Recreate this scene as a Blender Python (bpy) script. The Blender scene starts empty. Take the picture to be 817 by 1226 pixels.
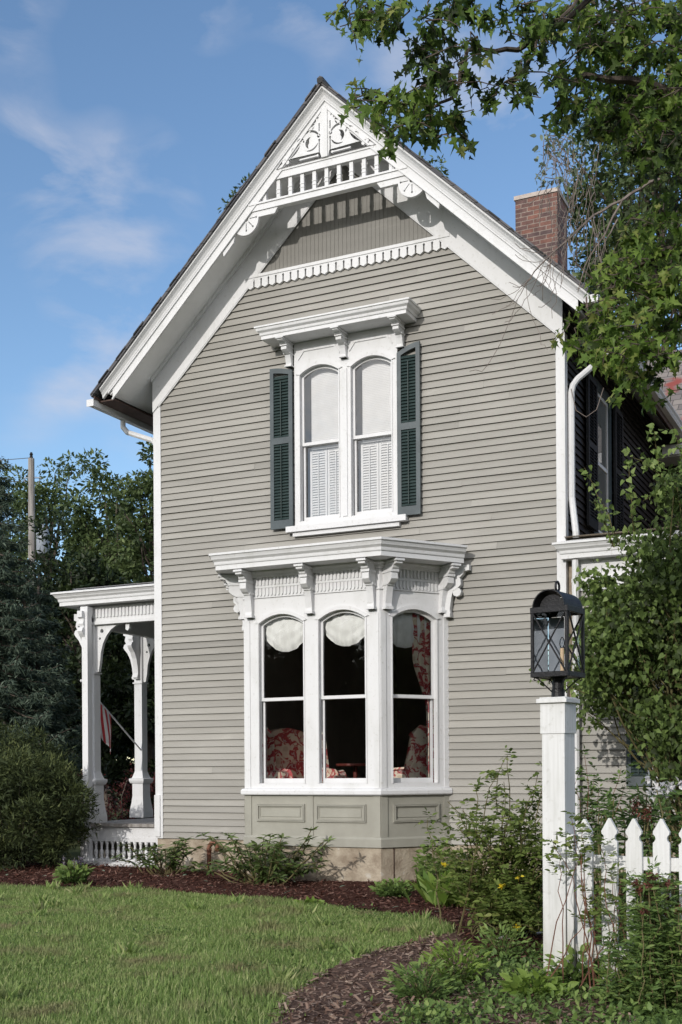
import bpy, math, random
import numpy as np
from mathutils import Vector, Matrix
from mathutils.geometry import tessellate_polygon
random.seed(7); rng = np.random.default_rng(11)
S = bpy.context.scene
COL = S.collection
R = math.radians
# ------------------------------------------------------------------ camera
FPX = 1420.0; PX0, PY0 = 408.5, 924.0; ROLL = .0062; TH = R(25.6)
RV = Vector((math.cos(TH), math.sin(TH), 0)); FV = Vector((-math.sin(TH), math.cos(TH), 0)); UV = Vector((0, 0, 1))
CP = Vector((10.1496, -14.8193, 1.45))
cr_, sr_ = math.cos(ROLL), math.sin(ROLL)
cd = bpy.data.cameras.new('camera'); cam = bpy.data.objects.new('camera', cd); COL.objects.link(cam)
cx = RV * cr_ - UV * sr_; cy = RV * sr_ + UV * cr_; cz = -FV
M = Matrix((cx, cy, cz)).transposed().to_4x4(); M.translation = CP
cam.matrix_world = M
cd.sensor_fit = 'VERTICAL'; cd.sensor_height = 36; cd.sensor_width = 24
cd.lens = 36 * FPX / 1226.; cd.shift_y = (PY0 - 613) / 1226.; cd.shift_x = 0.0
cd.clip_start = .1; cd.clip_end = 2000
S.camera = cam
def P(u, v, D):
    a, b = u - PX0, v - PY0
    a, b = a * cr_ - b * sr_, a * sr_ + b * cr_
    return CP + FV * D + RV * (D * a / FPX) - UV * (D * b / FPX)
def onY(u, v, y):
    d = P(u, v, 1.) - CP
    return CP + d * ((y - CP.y) / d.y)
def onX(u, v, x):
    d = P(u, v, 1.) - CP
    return CP + d * ((x - CP.x) / d.x)
def G(u, D):
    p = P(u, 926, D); return Vector((p.x, p.y, 0))
# ------------------------------------------------------------------ light
SUN = Vector((.09, 1.0, -.355)).normalized()
el = math.asin(-SUN.z)
W = bpy.data.worlds.new("World"); S.world = W; W.use_nodes = True
nt = W.node_tree; nt.nodes.clear()
N = nt.nodes.new; L = nt.links.new
sky = N('ShaderNodeTexSky'); sky.sky_type = 'NISHITA'; sky.sun_disc = False
sky.sun_elevation = el; sky.sun_rotation = R(180 + 5.7); sky.air_density = 1.0; sky.dust_density = .3; sky.ozone_density = 2.2; sky.altitude = 200
bg = N('ShaderNodeBackground'); bg.inputs[1].default_value = .15
out = N('ShaderNodeOutputWorld')
tc = N('ShaderNodeTexCoord'); mp = N('ShaderNodeMapping'); mp.inputs['Scale'].default_value = (8.5, 8.5, 19); mp.inputs['Rotation'].default_value = (0.1, .15, .4)
n1 = N('ShaderNodeTexNoise'); n1.inputs['Scale'].default_value = .9; n1.inputs['Detail'].default_value = 8; n1.inputs['Roughness'].default_value = .55; n1.inputs['Distortion'].default_value = .35
rp = N('ShaderNodeValToRGB'); rp.color_ramp.elements[0].position = .50; rp.color_ramp.elements[1].position = .76
n2 = N('ShaderNodeTexNoise'); n2.inputs['Scale'].default_value = 7.5; n2.inputs['Detail'].default_value = 2
rp2 = N('ShaderNodeValToRGB'); rp2.color_ramp.elements[0].position = .46; rp2.color_ramp.elements[1].position = .60
mu = N('ShaderNodeMath'); mu.operation = 'MULTIPLY'; mu2 = N('ShaderNodeMath'); mu2.operation = 'MULTIPLY'; mu2.inputs[1].default_value = .75
mx = N('ShaderNodeMixRGB'); mx.inputs[2].default_value = (4.4, 4.5, 5.1, 1)
hs = N('ShaderNodeHueSaturation'); hs.inputs['Saturation'].default_value = 1.04; hs.inputs['Value'].default_value = 1.2
L(tc.outputs['Generated'], mp.inputs[0]); L(mp.outputs[0], n1.inputs[0]); L(n1.outputs[0], rp.inputs[0])
L(tc.outputs['Generated'], n2.inputs[0]); L(n2.outputs[0], rp2.inputs[0])
L(rp.outputs[0], mu.inputs[0]); L(rp2.outputs[0], mu.inputs[1]); L(mu.outputs[0], mu2.inputs[0])
L(sky.outputs[0], hs.inputs['Color']); L(hs.outputs[0], mx.inputs[1]); L(mu2.outputs[0], mx.inputs[0]); sp = N('ShaderNodeSeparateXYZ'); mr = N('ShaderNodeMapRange'); mr.inputs[1].default_value = -.05; mr.inputs[2].default_value = -.6; mr.inputs[3].default_value = 0; mr.inputs[4].default_value = 1
n3 = N('ShaderNodeTexNoise'); n3.inputs['Scale'].default_value = 3.2; n3.inputs['Detail'].default_value = 6; rp3 = N('ShaderNodeValToRGB'); rp3.color_ramp.elements[0].position = .30; rp3.color_ramp.elements[1].position = .54
mu3 = N('ShaderNodeMath'); mu3.operation = 'MULTIPLY'; mx3 = N('ShaderNodeMixRGB'); mx3.inputs[2].default_value = (12, 11.8, 11.6, 1)  # bright clouds added out of view on the sun side as fill light
L(tc.outputs['Generated'], sp.inputs[0]); L(sp.outputs[1], mr.inputs[0]); L(tc.outputs['Generated'], n3.inputs[0]); L(n3.outputs[0], rp3.inputs[0]); L(mr.outputs[0], mu3.inputs[0]); L(rp3.outputs[0], mu3.inputs[1]); L(mu3.outputs[0], mx3.inputs[0]); L(mx.outputs[0], mx3.inputs[1]); L(mx3.outputs[0], bg.inputs[0]); L(bg.outputs[0], out.inputs[0])
sd = bpy.data.lights.new('sun', 'SUN'); sd.energy = 2.5; sd.angle = R(.5); sd.color = (1, .955, .89)
so = bpy.data.objects.new('sun', sd); COL.objects.link(so); so.rotation_euler = SUN.to_track_quat('-Z', 'Y').to_euler(); so.location = (5, -30, 20)
S.view_settings.view_transform = 'Standard'; S.view_settings.look = 'None'; S.view_settings.exposure = 0; S.view_settings.gamma = 1
try:
    S.cycles.max_bounces = 8; S.cycles.transparent_max_bounces = 16; S.cycles.caustics_reflective = False; S.cycles.caustics_refractive = False
except Exception: pass
# ------------------------------------------------------------------ materials
def newmat(name):
    m = bpy.data.materials.new(name); m.use_nodes = True
    t = m.node_tree; b = t.nodes['Principled BSDF']
    return m, t, b
def paint(name, c1, c2, scale=4, rough=.55, bump=.15, bscale=60, stretch=(1, 1, 1), spec=.3, detail=6, lo=.35, hi=.65, c3=None):
    m, t, b = newmat(name)
    tc = t.nodes.new('ShaderNodeTexCoord'); mp = t.nodes.new('ShaderNodeMapping'); mp.inputs['Scale'].default_value = stretch
    n = t.nodes.new('ShaderNodeTexNoise'); n.inputs['Scale'].default_value = scale; n.inputs['Detail'].default_value = detail; n.inputs['Roughness'].default_value = .6
    r = t.nodes.new('ShaderNodeValToRGB'); r.color_ramp.elements[0].position = lo; r.color_ramp.elements[1].position = hi
    r.color_ramp.elements[0].color = (*c1, 1); r.color_ramp.elements[1].color = (*c2, 1)
    if c3: e = r.color_ramp.elements.new((lo + hi) / 2 + .12); e.color = (*c3, 1)
    t.links.new(tc.outputs['Object'], mp.inputs[0]); t.links.new(mp.outputs[0], n.inputs[0]); t.links.new(n.outputs[0], r.inputs[0]); t.links.new(r.outputs[0], b.inputs['Base Color'])
    b.inputs['Roughness'].default_value = rough; b.inputs['Specular IOR Level'].default_value = spec
    if bump:
        n2 = t.nodes.new('ShaderNodeTexNoise'); n2.inputs['Scale'].default_value = bscale; n2.inputs['Detail'].default_value = 4
        bp = t.nodes.new('ShaderNodeBump'); bp.inputs['Strength'].default_value = bump; bp.inputs['Distance'].default_value = .01
        t.links.new(mp.outputs[0], n2.inputs[0]); t.links.new(n2.outputs[0], bp.inputs['Height']); t.links.new(bp.outputs[0], b.inputs['Normal'])
    return m
def weathered(name, base, dirt, edge, scale=3.0):
    """paint with faint vertical run marks and blotches, darker low down near the splash line"""
    m = paint(name, dirt, base, scale=scale, lo=.22, hi=.5, stretch=(1.6, 1.6, .55), bump=.12, bscale=40)
    t = m.node_tree; b = t.nodes['Principled BSDF']
    src = b.inputs['Base Color'].links[0].from_socket
    tc = [n for n in t.nodes if n.bl_idname == 'ShaderNodeTexCoord'][0]
    n = t.nodes.new('ShaderNodeTexNoise'); n.inputs['Scale'].default_value = 22; n.inputs['Detail'].default_value = 5
    r = t.nodes.new('ShaderNodeValToRGB'); r.color_ramp.elements[0].position = .60; r.color_ramp.elements[1].position = .74
    mi = t.nodes.new('ShaderNodeMixRGB'); mi.inputs[2].default_value = (*edge, 1)
    ma = t.nodes.new('ShaderNodeMath'); ma.operation = 'MULTIPLY'; ma.inputs[1].default_value = .45
    t.links.new(tc.outputs['Object'], n.inputs[0]); t.links.new(n.outputs[0], r.inputs[0]); t.links.new(r.outputs[0], ma.inputs[0]); t.links.new(ma.outputs[0], mi.inputs[0]); t.links.new(src, mi.inputs[1]); t.links.new(mi.outputs[0], b.inputs['Base Color'])
    return m
def siding_mat(name, c1, c2, c3):
    m = paint(name, c1, c2, scale=2.2, stretch=(.55, .55, 3.2), bump=.25, bscale=35, rough=.6, lo=.3, hi=.7, c3=c3)
    t = m.node_tree; b = t.nodes['Principled BSDF']
    src = b.inputs['Base Color'].links[0].from_socket
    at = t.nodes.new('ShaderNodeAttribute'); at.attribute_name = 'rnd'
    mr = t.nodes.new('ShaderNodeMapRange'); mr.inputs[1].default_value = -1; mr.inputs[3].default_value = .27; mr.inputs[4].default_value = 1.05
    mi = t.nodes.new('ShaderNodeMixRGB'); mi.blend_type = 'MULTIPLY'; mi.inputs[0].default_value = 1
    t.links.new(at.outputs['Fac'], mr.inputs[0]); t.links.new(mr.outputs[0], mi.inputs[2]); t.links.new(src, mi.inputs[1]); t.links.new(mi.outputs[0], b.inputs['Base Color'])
    return m
def leafmat(name, cols, trans=.35, rough=.5, spec=.25, patch=None, gain=1.35):
    m, t, b = newmat(name)
    at = t.nodes.new('ShaderNodeAttribute'); at.attribute_name = 'rnd'
    r = t.nodes.new('ShaderNodeValToRGB'); e = r.color_ramp.elements
    for i, c in enumerate(cols):
        p = i / max(1, len(cols) - 1)
        if i == 0: q = e[0]; q.position = 0
        elif i == len(cols) - 1: q = e[-1]; q.position = 1
        else: q = e.new(p)
        q.color = (*[min(.8, v_ * gain) for v_ in c], 1)
    src = r.outputs[0]
    t.links.new(at.outputs['Fac'], r.inputs[0])
    if patch:
        tc = t.nodes.new('ShaderNodeTexCoord'); n = t.nodes.new('ShaderNodeTexNoise'); n.inputs['Scale'].default_value = patch[1]; n.inputs['Detail'].default_value = 5
        rr = t.nodes.new('ShaderNodeValToRGB'); rr.color_ramp.elements[0].position = patch[2]; rr.color_ramp.elements[1].position = patch[3]
        mi = t.nodes.new('ShaderNodeMixRGB'); mi.inputs[2].default_value = (*patch[0], 1)
        t.links.new(tc.outputs['Object'], n.inputs[0]); t.links.new(n.outputs[0], rr.inputs[0]); t.links.new(rr.outputs[0], mi.inputs[0]); t.links.new(src, mi.inputs[1]); src = mi.outputs[0]
    t.links.new(src, b.inputs['Base Color'])
    b.inputs['Roughness'].default_value = rough; b.inputs['Specular IOR Level'].default_value = spec
    tr = t.nodes.new('ShaderNodeBsdfTranslucent'); ms = t.nodes.new('ShaderNodeMixShader'); ms.inputs[0].default_value = trans
    hs = t.nodes.new('ShaderNodeHueSaturation'); hs.inputs['Value'].default_value = 1.3; hs.inputs['Hue'].default_value = .495
    t.links.new(src, hs.inputs['Color']); t.links.new(hs.outputs[0], tr.inputs[0])
    o = t.nodes['Material Output']; t.links.new(b.outputs[0], ms.inputs[1]); t.links.new(tr.outputs[0], ms.inputs[2]); t.links.new(ms.outputs[0], o.inputs[0])
    return m
def glassmat(name, tint=(1, 1, 1), ior=1.5, wav=.04, boost=1.0):
    m, t, b = newmat(name); t.nodes.remove(b)
    tr = t.nodes.new('ShaderNodeBsdfTransparent'); tr.inputs[0].default_value = (*tint, 1)
    gl = t.nodes.new('ShaderNodeBsdfGlossy'); gl.inputs['Roughness'].default_value = .0
    fr = t.nodes.new('ShaderNodeFresnel'); fr.inputs[0].default_value = ior
    mu = t.nodes.new('ShaderNodeMath'); mu.operation = 'MULTIPLY'; mu.inputs[1].default_value = boost; mu.use_clamp = True
    tc = t.nodes.new('ShaderNodeTexCoord'); n = t.nodes.new('ShaderNodeTexNoise'); n.inputs['Scale'].default_value = 5; n.inputs['Detail'].default_value = 1
    bp = t.nodes.new('ShaderNodeBump'); bp.inputs['Strength'].default_value = wav; bp.inputs['Distance'].default_value = .05
    ms = t.nodes.new('ShaderNodeMixShader'); o = t.nodes['Material Output']
    t.links.new(tc.outputs['Object'], n.inputs[0]); t.links.new(n.outputs[0], bp.inputs['Height']); t.links.new(bp.outputs[0], gl.inputs['Normal'])
    t.links.new(fr.outputs[0], mu.inputs[0]); t.links.new(mu.outputs[0], ms.inputs[0]); t.links.new(tr.outputs[0], ms.inputs[1]); t.links.new(gl.outputs[0], ms.inputs[2]); t.links.new(ms.outputs[0], o.inputs[0])
    return m
def brickmat():
    m, t, b = newmat('chimney_brick')
    tc = t.nodes.new('ShaderNodeTexCoord'); sp = t.nodes.new('ShaderNodeSeparateXYZ'); cb = t.nodes.new('ShaderNodeCombineXYZ'); ad = t.nodes.new('ShaderNodeMath'); ad.operation = 'ADD'
    t.links.new(tc.outputs['Object'], sp.inputs[0]); t.links.new(sp.outputs[0], ad.inputs[0]); t.links.new(sp.outputs[1], ad.inputs[1]); t.links.new(ad.outputs[0], cb.inputs[0]); t.links.new(sp.outputs[2], cb.inputs[1])
    br = t.nodes.new('ShaderNodeTexBrick'); br.inputs['Scale'].default_value = 1; br.inputs['Brick Width'].default_value = .21; br.inputs['Row Height'].default_value = .072; br.inputs['Mortar Size'].default_value = .007
    br.inputs['Color1'].default_value = (.20, .10, .078, 1); br.inputs['Color2'].default_value = (.085, .065, .068, 1); br.inputs['Mortar'].default_value = (.27, .23, .20, 1); br.inputs['Bias'].default_value = -.1
    n = t.nodes.new('ShaderNodeTexNoise'); n.inputs['Scale'].default_value = 9; n.inputs['Detail'].default_value = 6
    mi = t.nodes.new('ShaderNodeMixRGB'); mi.blend_type = 'MULTIPLY'; mi.inputs[0].default_value = .75
    rr = t.nodes.new('ShaderNodeValToRGB'); rr.color_ramp.elements[0].position = .3; rr.color_ramp.elements[1].position = .7; rr.color_ramp.elements[0].color = (.5, .45, .45, 1); rr.color_ramp.elements[1].color = (1.25, 1.15, 1.1, 1)
    bp = t.nodes.new('ShaderNodeBump'); bp.inputs['Strength'].default_value = .6; bp.inputs['Distance'].default_value = .01; bp.invert = True
    t.links.new(cb.outputs[0], br.inputs[0]); t.links.new(tc.outputs['Object'], n.inputs[0]); t.links.new(n.outputs[0], rr.inputs[0]); t.links.new(br.outputs[0], mi.inputs[1]); t.links.new(rr.outputs[0], mi.inputs[2]); t.links.new(mi.outputs[0], b.inputs['Base Color']); t.links.new(br.outputs['Fac'], bp.inputs['Height']); t.links.new(bp.outputs[0], b.inputs['Normal'])
    b.inputs['Roughness'].default_value = .9
    return m
def shinglemat(name, red=False):
    m, t, b = newmat(name)
    tc = t.nodes.new('ShaderNodeTexCoord'); sp = t.nodes.new('ShaderNodeSeparateXYZ'); cb = t.nodes.new('ShaderNodeCombineXYZ')
    t.links.new(tc.outputs['Object'], sp.inputs[0]); t.links.new(sp.outputs[0 if red else 1], cb.inputs[0]); t.links.new(sp.outputs[2], cb.inputs[1])
    br = t.nodes.new('ShaderNodeTexBrick'); br.inputs['Scale'].default_value = 1; br.inputs['Brick Width'].default_value = .25; br.inputs['Row Height'].default_value = .14; br.inputs['Mortar Size'].default_value = .006
    br.inputs['Color1'].default_value = (.12, .115, .12, 1) if not red else (.27, .24, .22, 1); br.inputs['Color2'].default_value = (.07, .07, .08, 1) if not red else (.16, .14, .14, 1); br.inputs['Mortar'].default_value = (.03, .03, .03, 1)
    src = br.outputs[0]
    if red:
        n = t.nodes.new('ShaderNodeTexNoise'); n.inputs['Scale'].default_value = 1.3
        rr = t.nodes.new('ShaderNodeValToRGB'); rr.color_ramp.elements[0].position = .60; rr.color_ramp.elements[1].position = .66
        mi = t.nodes.new('ShaderNodeMixRGB'); mi.inputs[2].default_value = (.25, .06, .05, 1)
        t.links.new(tc.outputs['Object'], n.inputs[0]); t.links.new(n.outputs[0], rr.inputs[0]); t.links.new(rr.outputs[0], mi.inputs[0]); t.links.new(src, mi.inputs[1]); src = mi.outputs[0]
    t.links.new(cb.outputs[0], br.inputs[0]); t.links.new(src, b.inputs['Base Color']); b.inputs['Roughness'].default_value = .85
    return m
def floralmat(name):
    m, t, b = newmat(name)
    tc = t.nodes.new('ShaderNodeTexCoord')
    n0 = t.nodes.new('ShaderNodeTexNoise'); n0.inputs['Scale'].default_value = 5; n0.inputs['Detail'].default_value = 2
    ad = t.nodes.new('ShaderNodeMixRGB'); ad.inputs[0].default_value = .12
    v = t.nodes.new('ShaderNodeTexVoronoi'); v.inputs['Scale'].default_value = 8.5
    n = t.nodes.new('ShaderNodeTexNoise'); n.inputs['Scale'].default_value = 9; n.inputs['Detail'].default_value = 4; n.inputs['Distortion'].default_value = 1.2
    r = t.nodes.new('ShaderNodeValToRGB'); e = r.color_ramp.elements; r.color_ramp.interpolation = 'EASE'
    e[0].position = .38; e[0].color = (.74, .67, .54, 1); e[1].position = .72; e[1].color = (.30, .05, .065, 1)
    for p, c in ((.46, (.70, .62, .50)), (.52, (.46, .09, .085)), (.60, (.36, .05, .065)), (.66, (.55, .45, .41))): q = e.new(p); q.color = (*c, 1)
    r2 = t.nodes.new('ShaderNodeValToRGB'); f = r2.color_ramp.elements; f[0].position = .22; f[0].color = (1, 1, 1, 1); f[1].position = .34; f[1].color = (0, 0, 0, 1)
    mi = t.nodes.new('ShaderNodeMixRGB'); mi.inputs[2].default_value = (.60, .50, .38, 1)
    t.links.new(tc.outputs['Object'], n0.inputs[0]); t.links.new(tc.outputs['Object'], ad.inputs[1]); t.links.new(n0.outputs['Color'], ad.inputs[2])
    t.links.new(ad.outputs[0], v.inputs[0]); t.links.new(ad.outputs[0], n.inputs[0]); t.links.new(n.outputs[0], r.inputs[0]); t.links.new(v.outputs['Distance'], r2.inputs[0]); t.links.new(r2.outputs[0], mi.inputs[0]); t.links.new(r.outputs[0], mi.inputs[1]); t.links.new(mi.outputs[0], b.inputs['Base Color'])
    b.inputs['Roughness'].default_value = .9
    return m
MT = {}
MT['white'] = weathered('white_paint', (.69, .69, .70), (.60, .60, .595), (.44, .43, .40))
def fencewood(name):
    m = weathered(name, (.70, .70, .70), (.59, .59, .575), (.40, .39, .35), scale=4)
    t = m.node_tree; b = t.nodes['Principled BSDF']; src = b.inputs['Base Color'].links[0].from_socket
    tc = [n for n in t.nodes if n.bl_idname == 'ShaderNodeTexCoord'][0]
    mp = t.nodes.new('ShaderNodeMapping'); mp.inputs['Scale'].default_value = (60, 60, 2.2)
    n = t.nodes.new('ShaderNodeTexNoise'); n.inputs['Scale'].default_value = 1; n.inputs['Detail'].default_value = 5
    r = t.nodes.new('ShaderNodeValToRGB'); r.color_ramp.elements[0].position = .3; r.color_ramp.elements[1].position = .6; r.color_ramp.elements[0].color = (.80, .80, .78, 1)
    mi = t.nodes.new('ShaderNodeMixRGB'); mi.blend_type = 'MULTIPLY'; mi.inputs[0].default_value = .6
    sp = t.nodes.new('ShaderNodeSeparateXYZ'); n2 = t.nodes.new('ShaderNodeTexNoise'); n2.inputs['Scale'].default_value = 9; n2.inputs['Detail'].default_value = 6
    mr = t.nodes.new('ShaderNodeMapRange'); mr.inputs[1].default_value = .55; mr.inputs[2].default_value = .0; mr.inputs[3].default_value = 0; mr.inputs[4].default_value = .9
    mu = t.nodes.new('ShaderNodeMath'); mu.operation = 'MULTIPLY'; m2 = t.nodes.new('ShaderNodeMixRGB'); m2.inputs[2].default_value = (.22, .20, .12, 1)
    t.links.new(tc.outputs['Object'], mp.inputs[0]); t.links.new(mp.outputs[0], n.inputs[0]); t.links.new(n.outputs[0], r.inputs[0]); t.links.new(src, mi.inputs[1]); t.links.new(r.outputs[0], mi.inputs[2])
    t.links.new(tc.outputs['Object'], sp.inputs[0]); t.links.new(sp.outputs[2], mr.inputs[0]); t.links.new(tc.outputs['Object'], n2.inputs[0]); t.links.new(mr.outputs[0], mu.inputs[0]); t.links.new(n2.outputs[0], mu.inputs[1]); t.links.new(mu.outputs[0], m2.inputs[0]); t.links.new(mi.outputs[0], m2.inputs[1]); t.links.new(m2.outputs[0], b.inputs['Base Color'])
    return m
MT['fencewood'] = fencewood('white_fence_paint')
MT['soffit'] = paint('white_soffit_paint', (.80, .80, .80), (.86, .86, .86), scale=3, bump=.05)
MT['clean'] = paint('white_sash_paint', (.66, .66, .67), (.71, .71, .72), scale=6, bump=.08)
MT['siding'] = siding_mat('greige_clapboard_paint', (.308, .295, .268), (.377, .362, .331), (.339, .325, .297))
MT['panelpaint'] = paint('greige_panel_paint', (.30, .29, .25), (.345, .335, .29), scale=3, bump=.15)
MT['darkside'] = siding_mat('shade_darkened_siding', (.026, .020, .018), (.036, .029, .026), (.03, .024, .022))  # siding colour darkened to carry the shade on right and rear wing walls
MT['shutter'] = paint('blue_green_shutter_paint', (.045, .060, .068), (.070, .090, .098), scale=5, bump=.1, rough=.45, spec=.4)
MT['darkshutter'] = paint('shade_darkened_shutter_paint', (.010, .011, .013), (.018, .019, .022), scale=6, bump=.1, rough=.6)  # shutter colour darkened, shade of the side wall put into the paint
MT['slat'] = paint('green_shutter_slat_paint', (.018, .034, .033), (.030, .048, .046), scale=8, bump=.1, rough=.5)
MT['stone'] = paint('foundation_stone', (.24, .19, .14), (.46, .42, .36), scale=4.5, bump=1.0, bscale=30, rough=.9, c3=(.42, .36, .28))
MT['rust'] = paint('rusty_iron', (.13, .05, .03), (.25, .12, .08), scale=20, bump=.5, bscale=80, rough=.9)
MT['glass'] = glassmat('window_glass', wav=0.0)
MT['glass_up'] = glassmat('upper_window_glass', ior=1.6, wav=.05, boost=2.6)
MT['lampglass'] = glassmat('lantern_glass', ior=1.5, wav=.12, boost=1.1)
MT['room'] = paint('dim_room_plaster', (.36, .34, .30), (.44, .41, .37), scale=2, bump=0, rough=.9)
MT['wood'] = paint('dark_red_wood', (.09, .02, .015), (.16, .04, .03), scale=8, bump=.1, rough=.4)
MT['black'] = paint('black_iron', (.007, .007, .008), (.014, .0135, .016), scale=25, bump=.3, bscale=90, rough=.45, spec=.35)
MT['shingle'] = shinglemat('dark_roof_shingle'); MT['redshingle'] = shinglemat('patched_grey_red_shingle', True)
MT['brick'] = brickmat(); MT['floral'] = floralmat('red_cream_floral_fabric')
MT['cloth'] = paint('white_shade_cloth', (.70, .71, .68), (.82, .83, .81), scale=5, bump=.3, bscale=18, rough=.9)
MT['blind'] = paint('white_blind', (.86, .86, .86), (.93, .93, .93), scale=6, bump=0, rough=.6)
MT['eave'] = paint('brown_eave_board', (.05, .03, .022), (.085, .05, .04), scale=5, bump=.2)
MT['pole'] = paint('grey_weathered_pole', (.20, .18, .165), (.36, .34, .32), scale=3, stretch=(6, 6, .4), bump=.4, rough=.9)
MT['steel'] = paint('pale_steel', (.22, .25, .29), (.30, .33, .38), scale=5, bump=.05, rough=.4)
MT['bark'] = paint('tree_bark', (.045, .035, .028), (.13, .105, .085), scale=5, stretch=(3, 3, .6), bump=.8, bscale=18, rough=.95)
MT['twig'] = paint('grey_twig', (.13, .105, .09), (.24, .20, .18), scale=9, bump=.2, rough=.9)
MT['stem'] = paint('green_brown_stem', (.09, .075, .03), (.15, .13, .06), scale=9, bump=.2, rough=.8)
MT['redstem'] = paint('reddish_stem', (.12, .05, .035), (.17, .08, .05), scale=9, bump=.2, rough=.8)
MT['mulch'] = paint('red_brown_mulch', (.035, .016, .012), (.125, .058, .044), scale=28, bump=1.0, bscale=45, rough=1, spec=.05, c3=(.075, .035, .027))
MT['pathmulch'] = paint('faded_path_mulch', (.12, .08, .062), (.32, .235, .185), scale=26, bump=1.0, bscale=45, rough=1, spec=.05, c3=(.12, .075, .06))
MT['soil'] = paint('grassy_ground', (.06, .065, .028), (.11, .12, .05), scale=2.5, bump=.8, bscale=30, rough=1, spec=.05)
MT['chip'] = leafmat('mulch_chip', [(.03, .013, .01), (.085, .036, .027), (.13, .065, .048), (.20, .125, .10)], gain=1.1, trans=0, rough=.95, spec=.05)
MT['pathchip'] = leafmat('faded_mulch_chip', [(.06, .035, .027), (.15, .095, .072), (.23, .16, .125), (.30, .23, .18)], gain=1.1, trans=0, rough=.95, spec=.05)
MT['grass'] = leafmat('lawn_grass', [(.10, .155, .043), (.155, .22, .065), (.215, .28, .092), (.33, .34, .165)], trans=.35, rough=.55, spec=.2, patch=((.27, .225, .13), 1.7, .52, .74))
MT['maple'] = leafmat('maple_leaf', [(.020, .030, .010), (.052, .085, .018), (.10, .165, .030), (.17, .24, .05), (.22, .24, .07)], trans=.42, gain=1.22)
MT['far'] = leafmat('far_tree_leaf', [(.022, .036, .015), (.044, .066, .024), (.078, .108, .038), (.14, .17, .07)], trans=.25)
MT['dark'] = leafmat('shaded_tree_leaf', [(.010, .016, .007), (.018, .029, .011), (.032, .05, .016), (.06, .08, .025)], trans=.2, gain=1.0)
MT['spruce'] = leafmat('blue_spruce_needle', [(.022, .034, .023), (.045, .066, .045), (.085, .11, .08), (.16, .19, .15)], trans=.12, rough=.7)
MT['yew'] = leafmat('yew_needle', [(.012, .018, .008), (.026, .036, .013), (.05, .065, .022), (.12, .135, .048)], trans=.18, rough=.7)
MT['vine'] = leafmat('vine_leaf', [(.020, .028, .009), (.05, .075, .02), (.115, .165, .045), (.22, .27, .10)], trans=.35, gain=1.6)
MT['rhodo'] = leafmat('rhododendron_leaf', [(.035, .055, .016), (.07, .105, .03), (.13, .175, .055), (.25, .28, .12)], trans=.2, rough=.35, spec=.5)
MT['rose'] = leafmat('rose_leaf', [(.05, .07, .018), (.09, .125, .03), (.145, .19, .05), (.24, .25, .08)], trans=.35)
MT['low'] = leafmat('low_plant_leaf', [(.035, .06, .018), (.07, .115, .032), (.12, .18, .048), (.19, .24, .075)], trans=.25)
MT['bright'] = leafmat('bright_leaf', [(.06, .11, .018), (.11, .17, .03), (.16, .22, .05)], trans=.3)
MT['sage'] = leafmat('sage_leaf', [(.10, .13, .09), (.16, .2, .14), (.2, .24, .18)], trans=.2)
MT['redleaf'] = leafmat('dark_red_leaf', [(.03, .009, .01), (.06, .015, .015), (.10, .028, .025)], trans=.2)
MT['sedum'] = leafmat('faded_red_flower', [(.05, .018, .012), (.095, .035, .025), (.14, .06, .04)], trans=.1)
MT['yellow'] = leafmat('yellow_petal', [(.5, .38, .02), (.65, .5, .05)], trans=.3)
MT['pale'] = leafmat('pale_flower', [(.45, .42, .42), (.65, .62, .6)], trans=.3)
MT['violet'] = leafmat('faded_violet_flower', [(.09, .08, .11), (.16, .14, .18)], trans=.2)
MT['candle'] = paint('candle_sleeve', (.62, .45, .28), (.72, .55, .36), scale=8, bump=0, rough=.5)
MT['red'] = paint('flag_red', (.50, .05, .06), (.56, .07, .08), scale=8, bump=.1)
MT['blue'] = paint('flag_blue', (.03, .04, .14), (.04, .05, .17), scale=8, bump=.1)
MT['flagwhite'] = paint('flag_white', (.76, .76, .76), (.82, .82, .82), scale=8, bump=.1)
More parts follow.
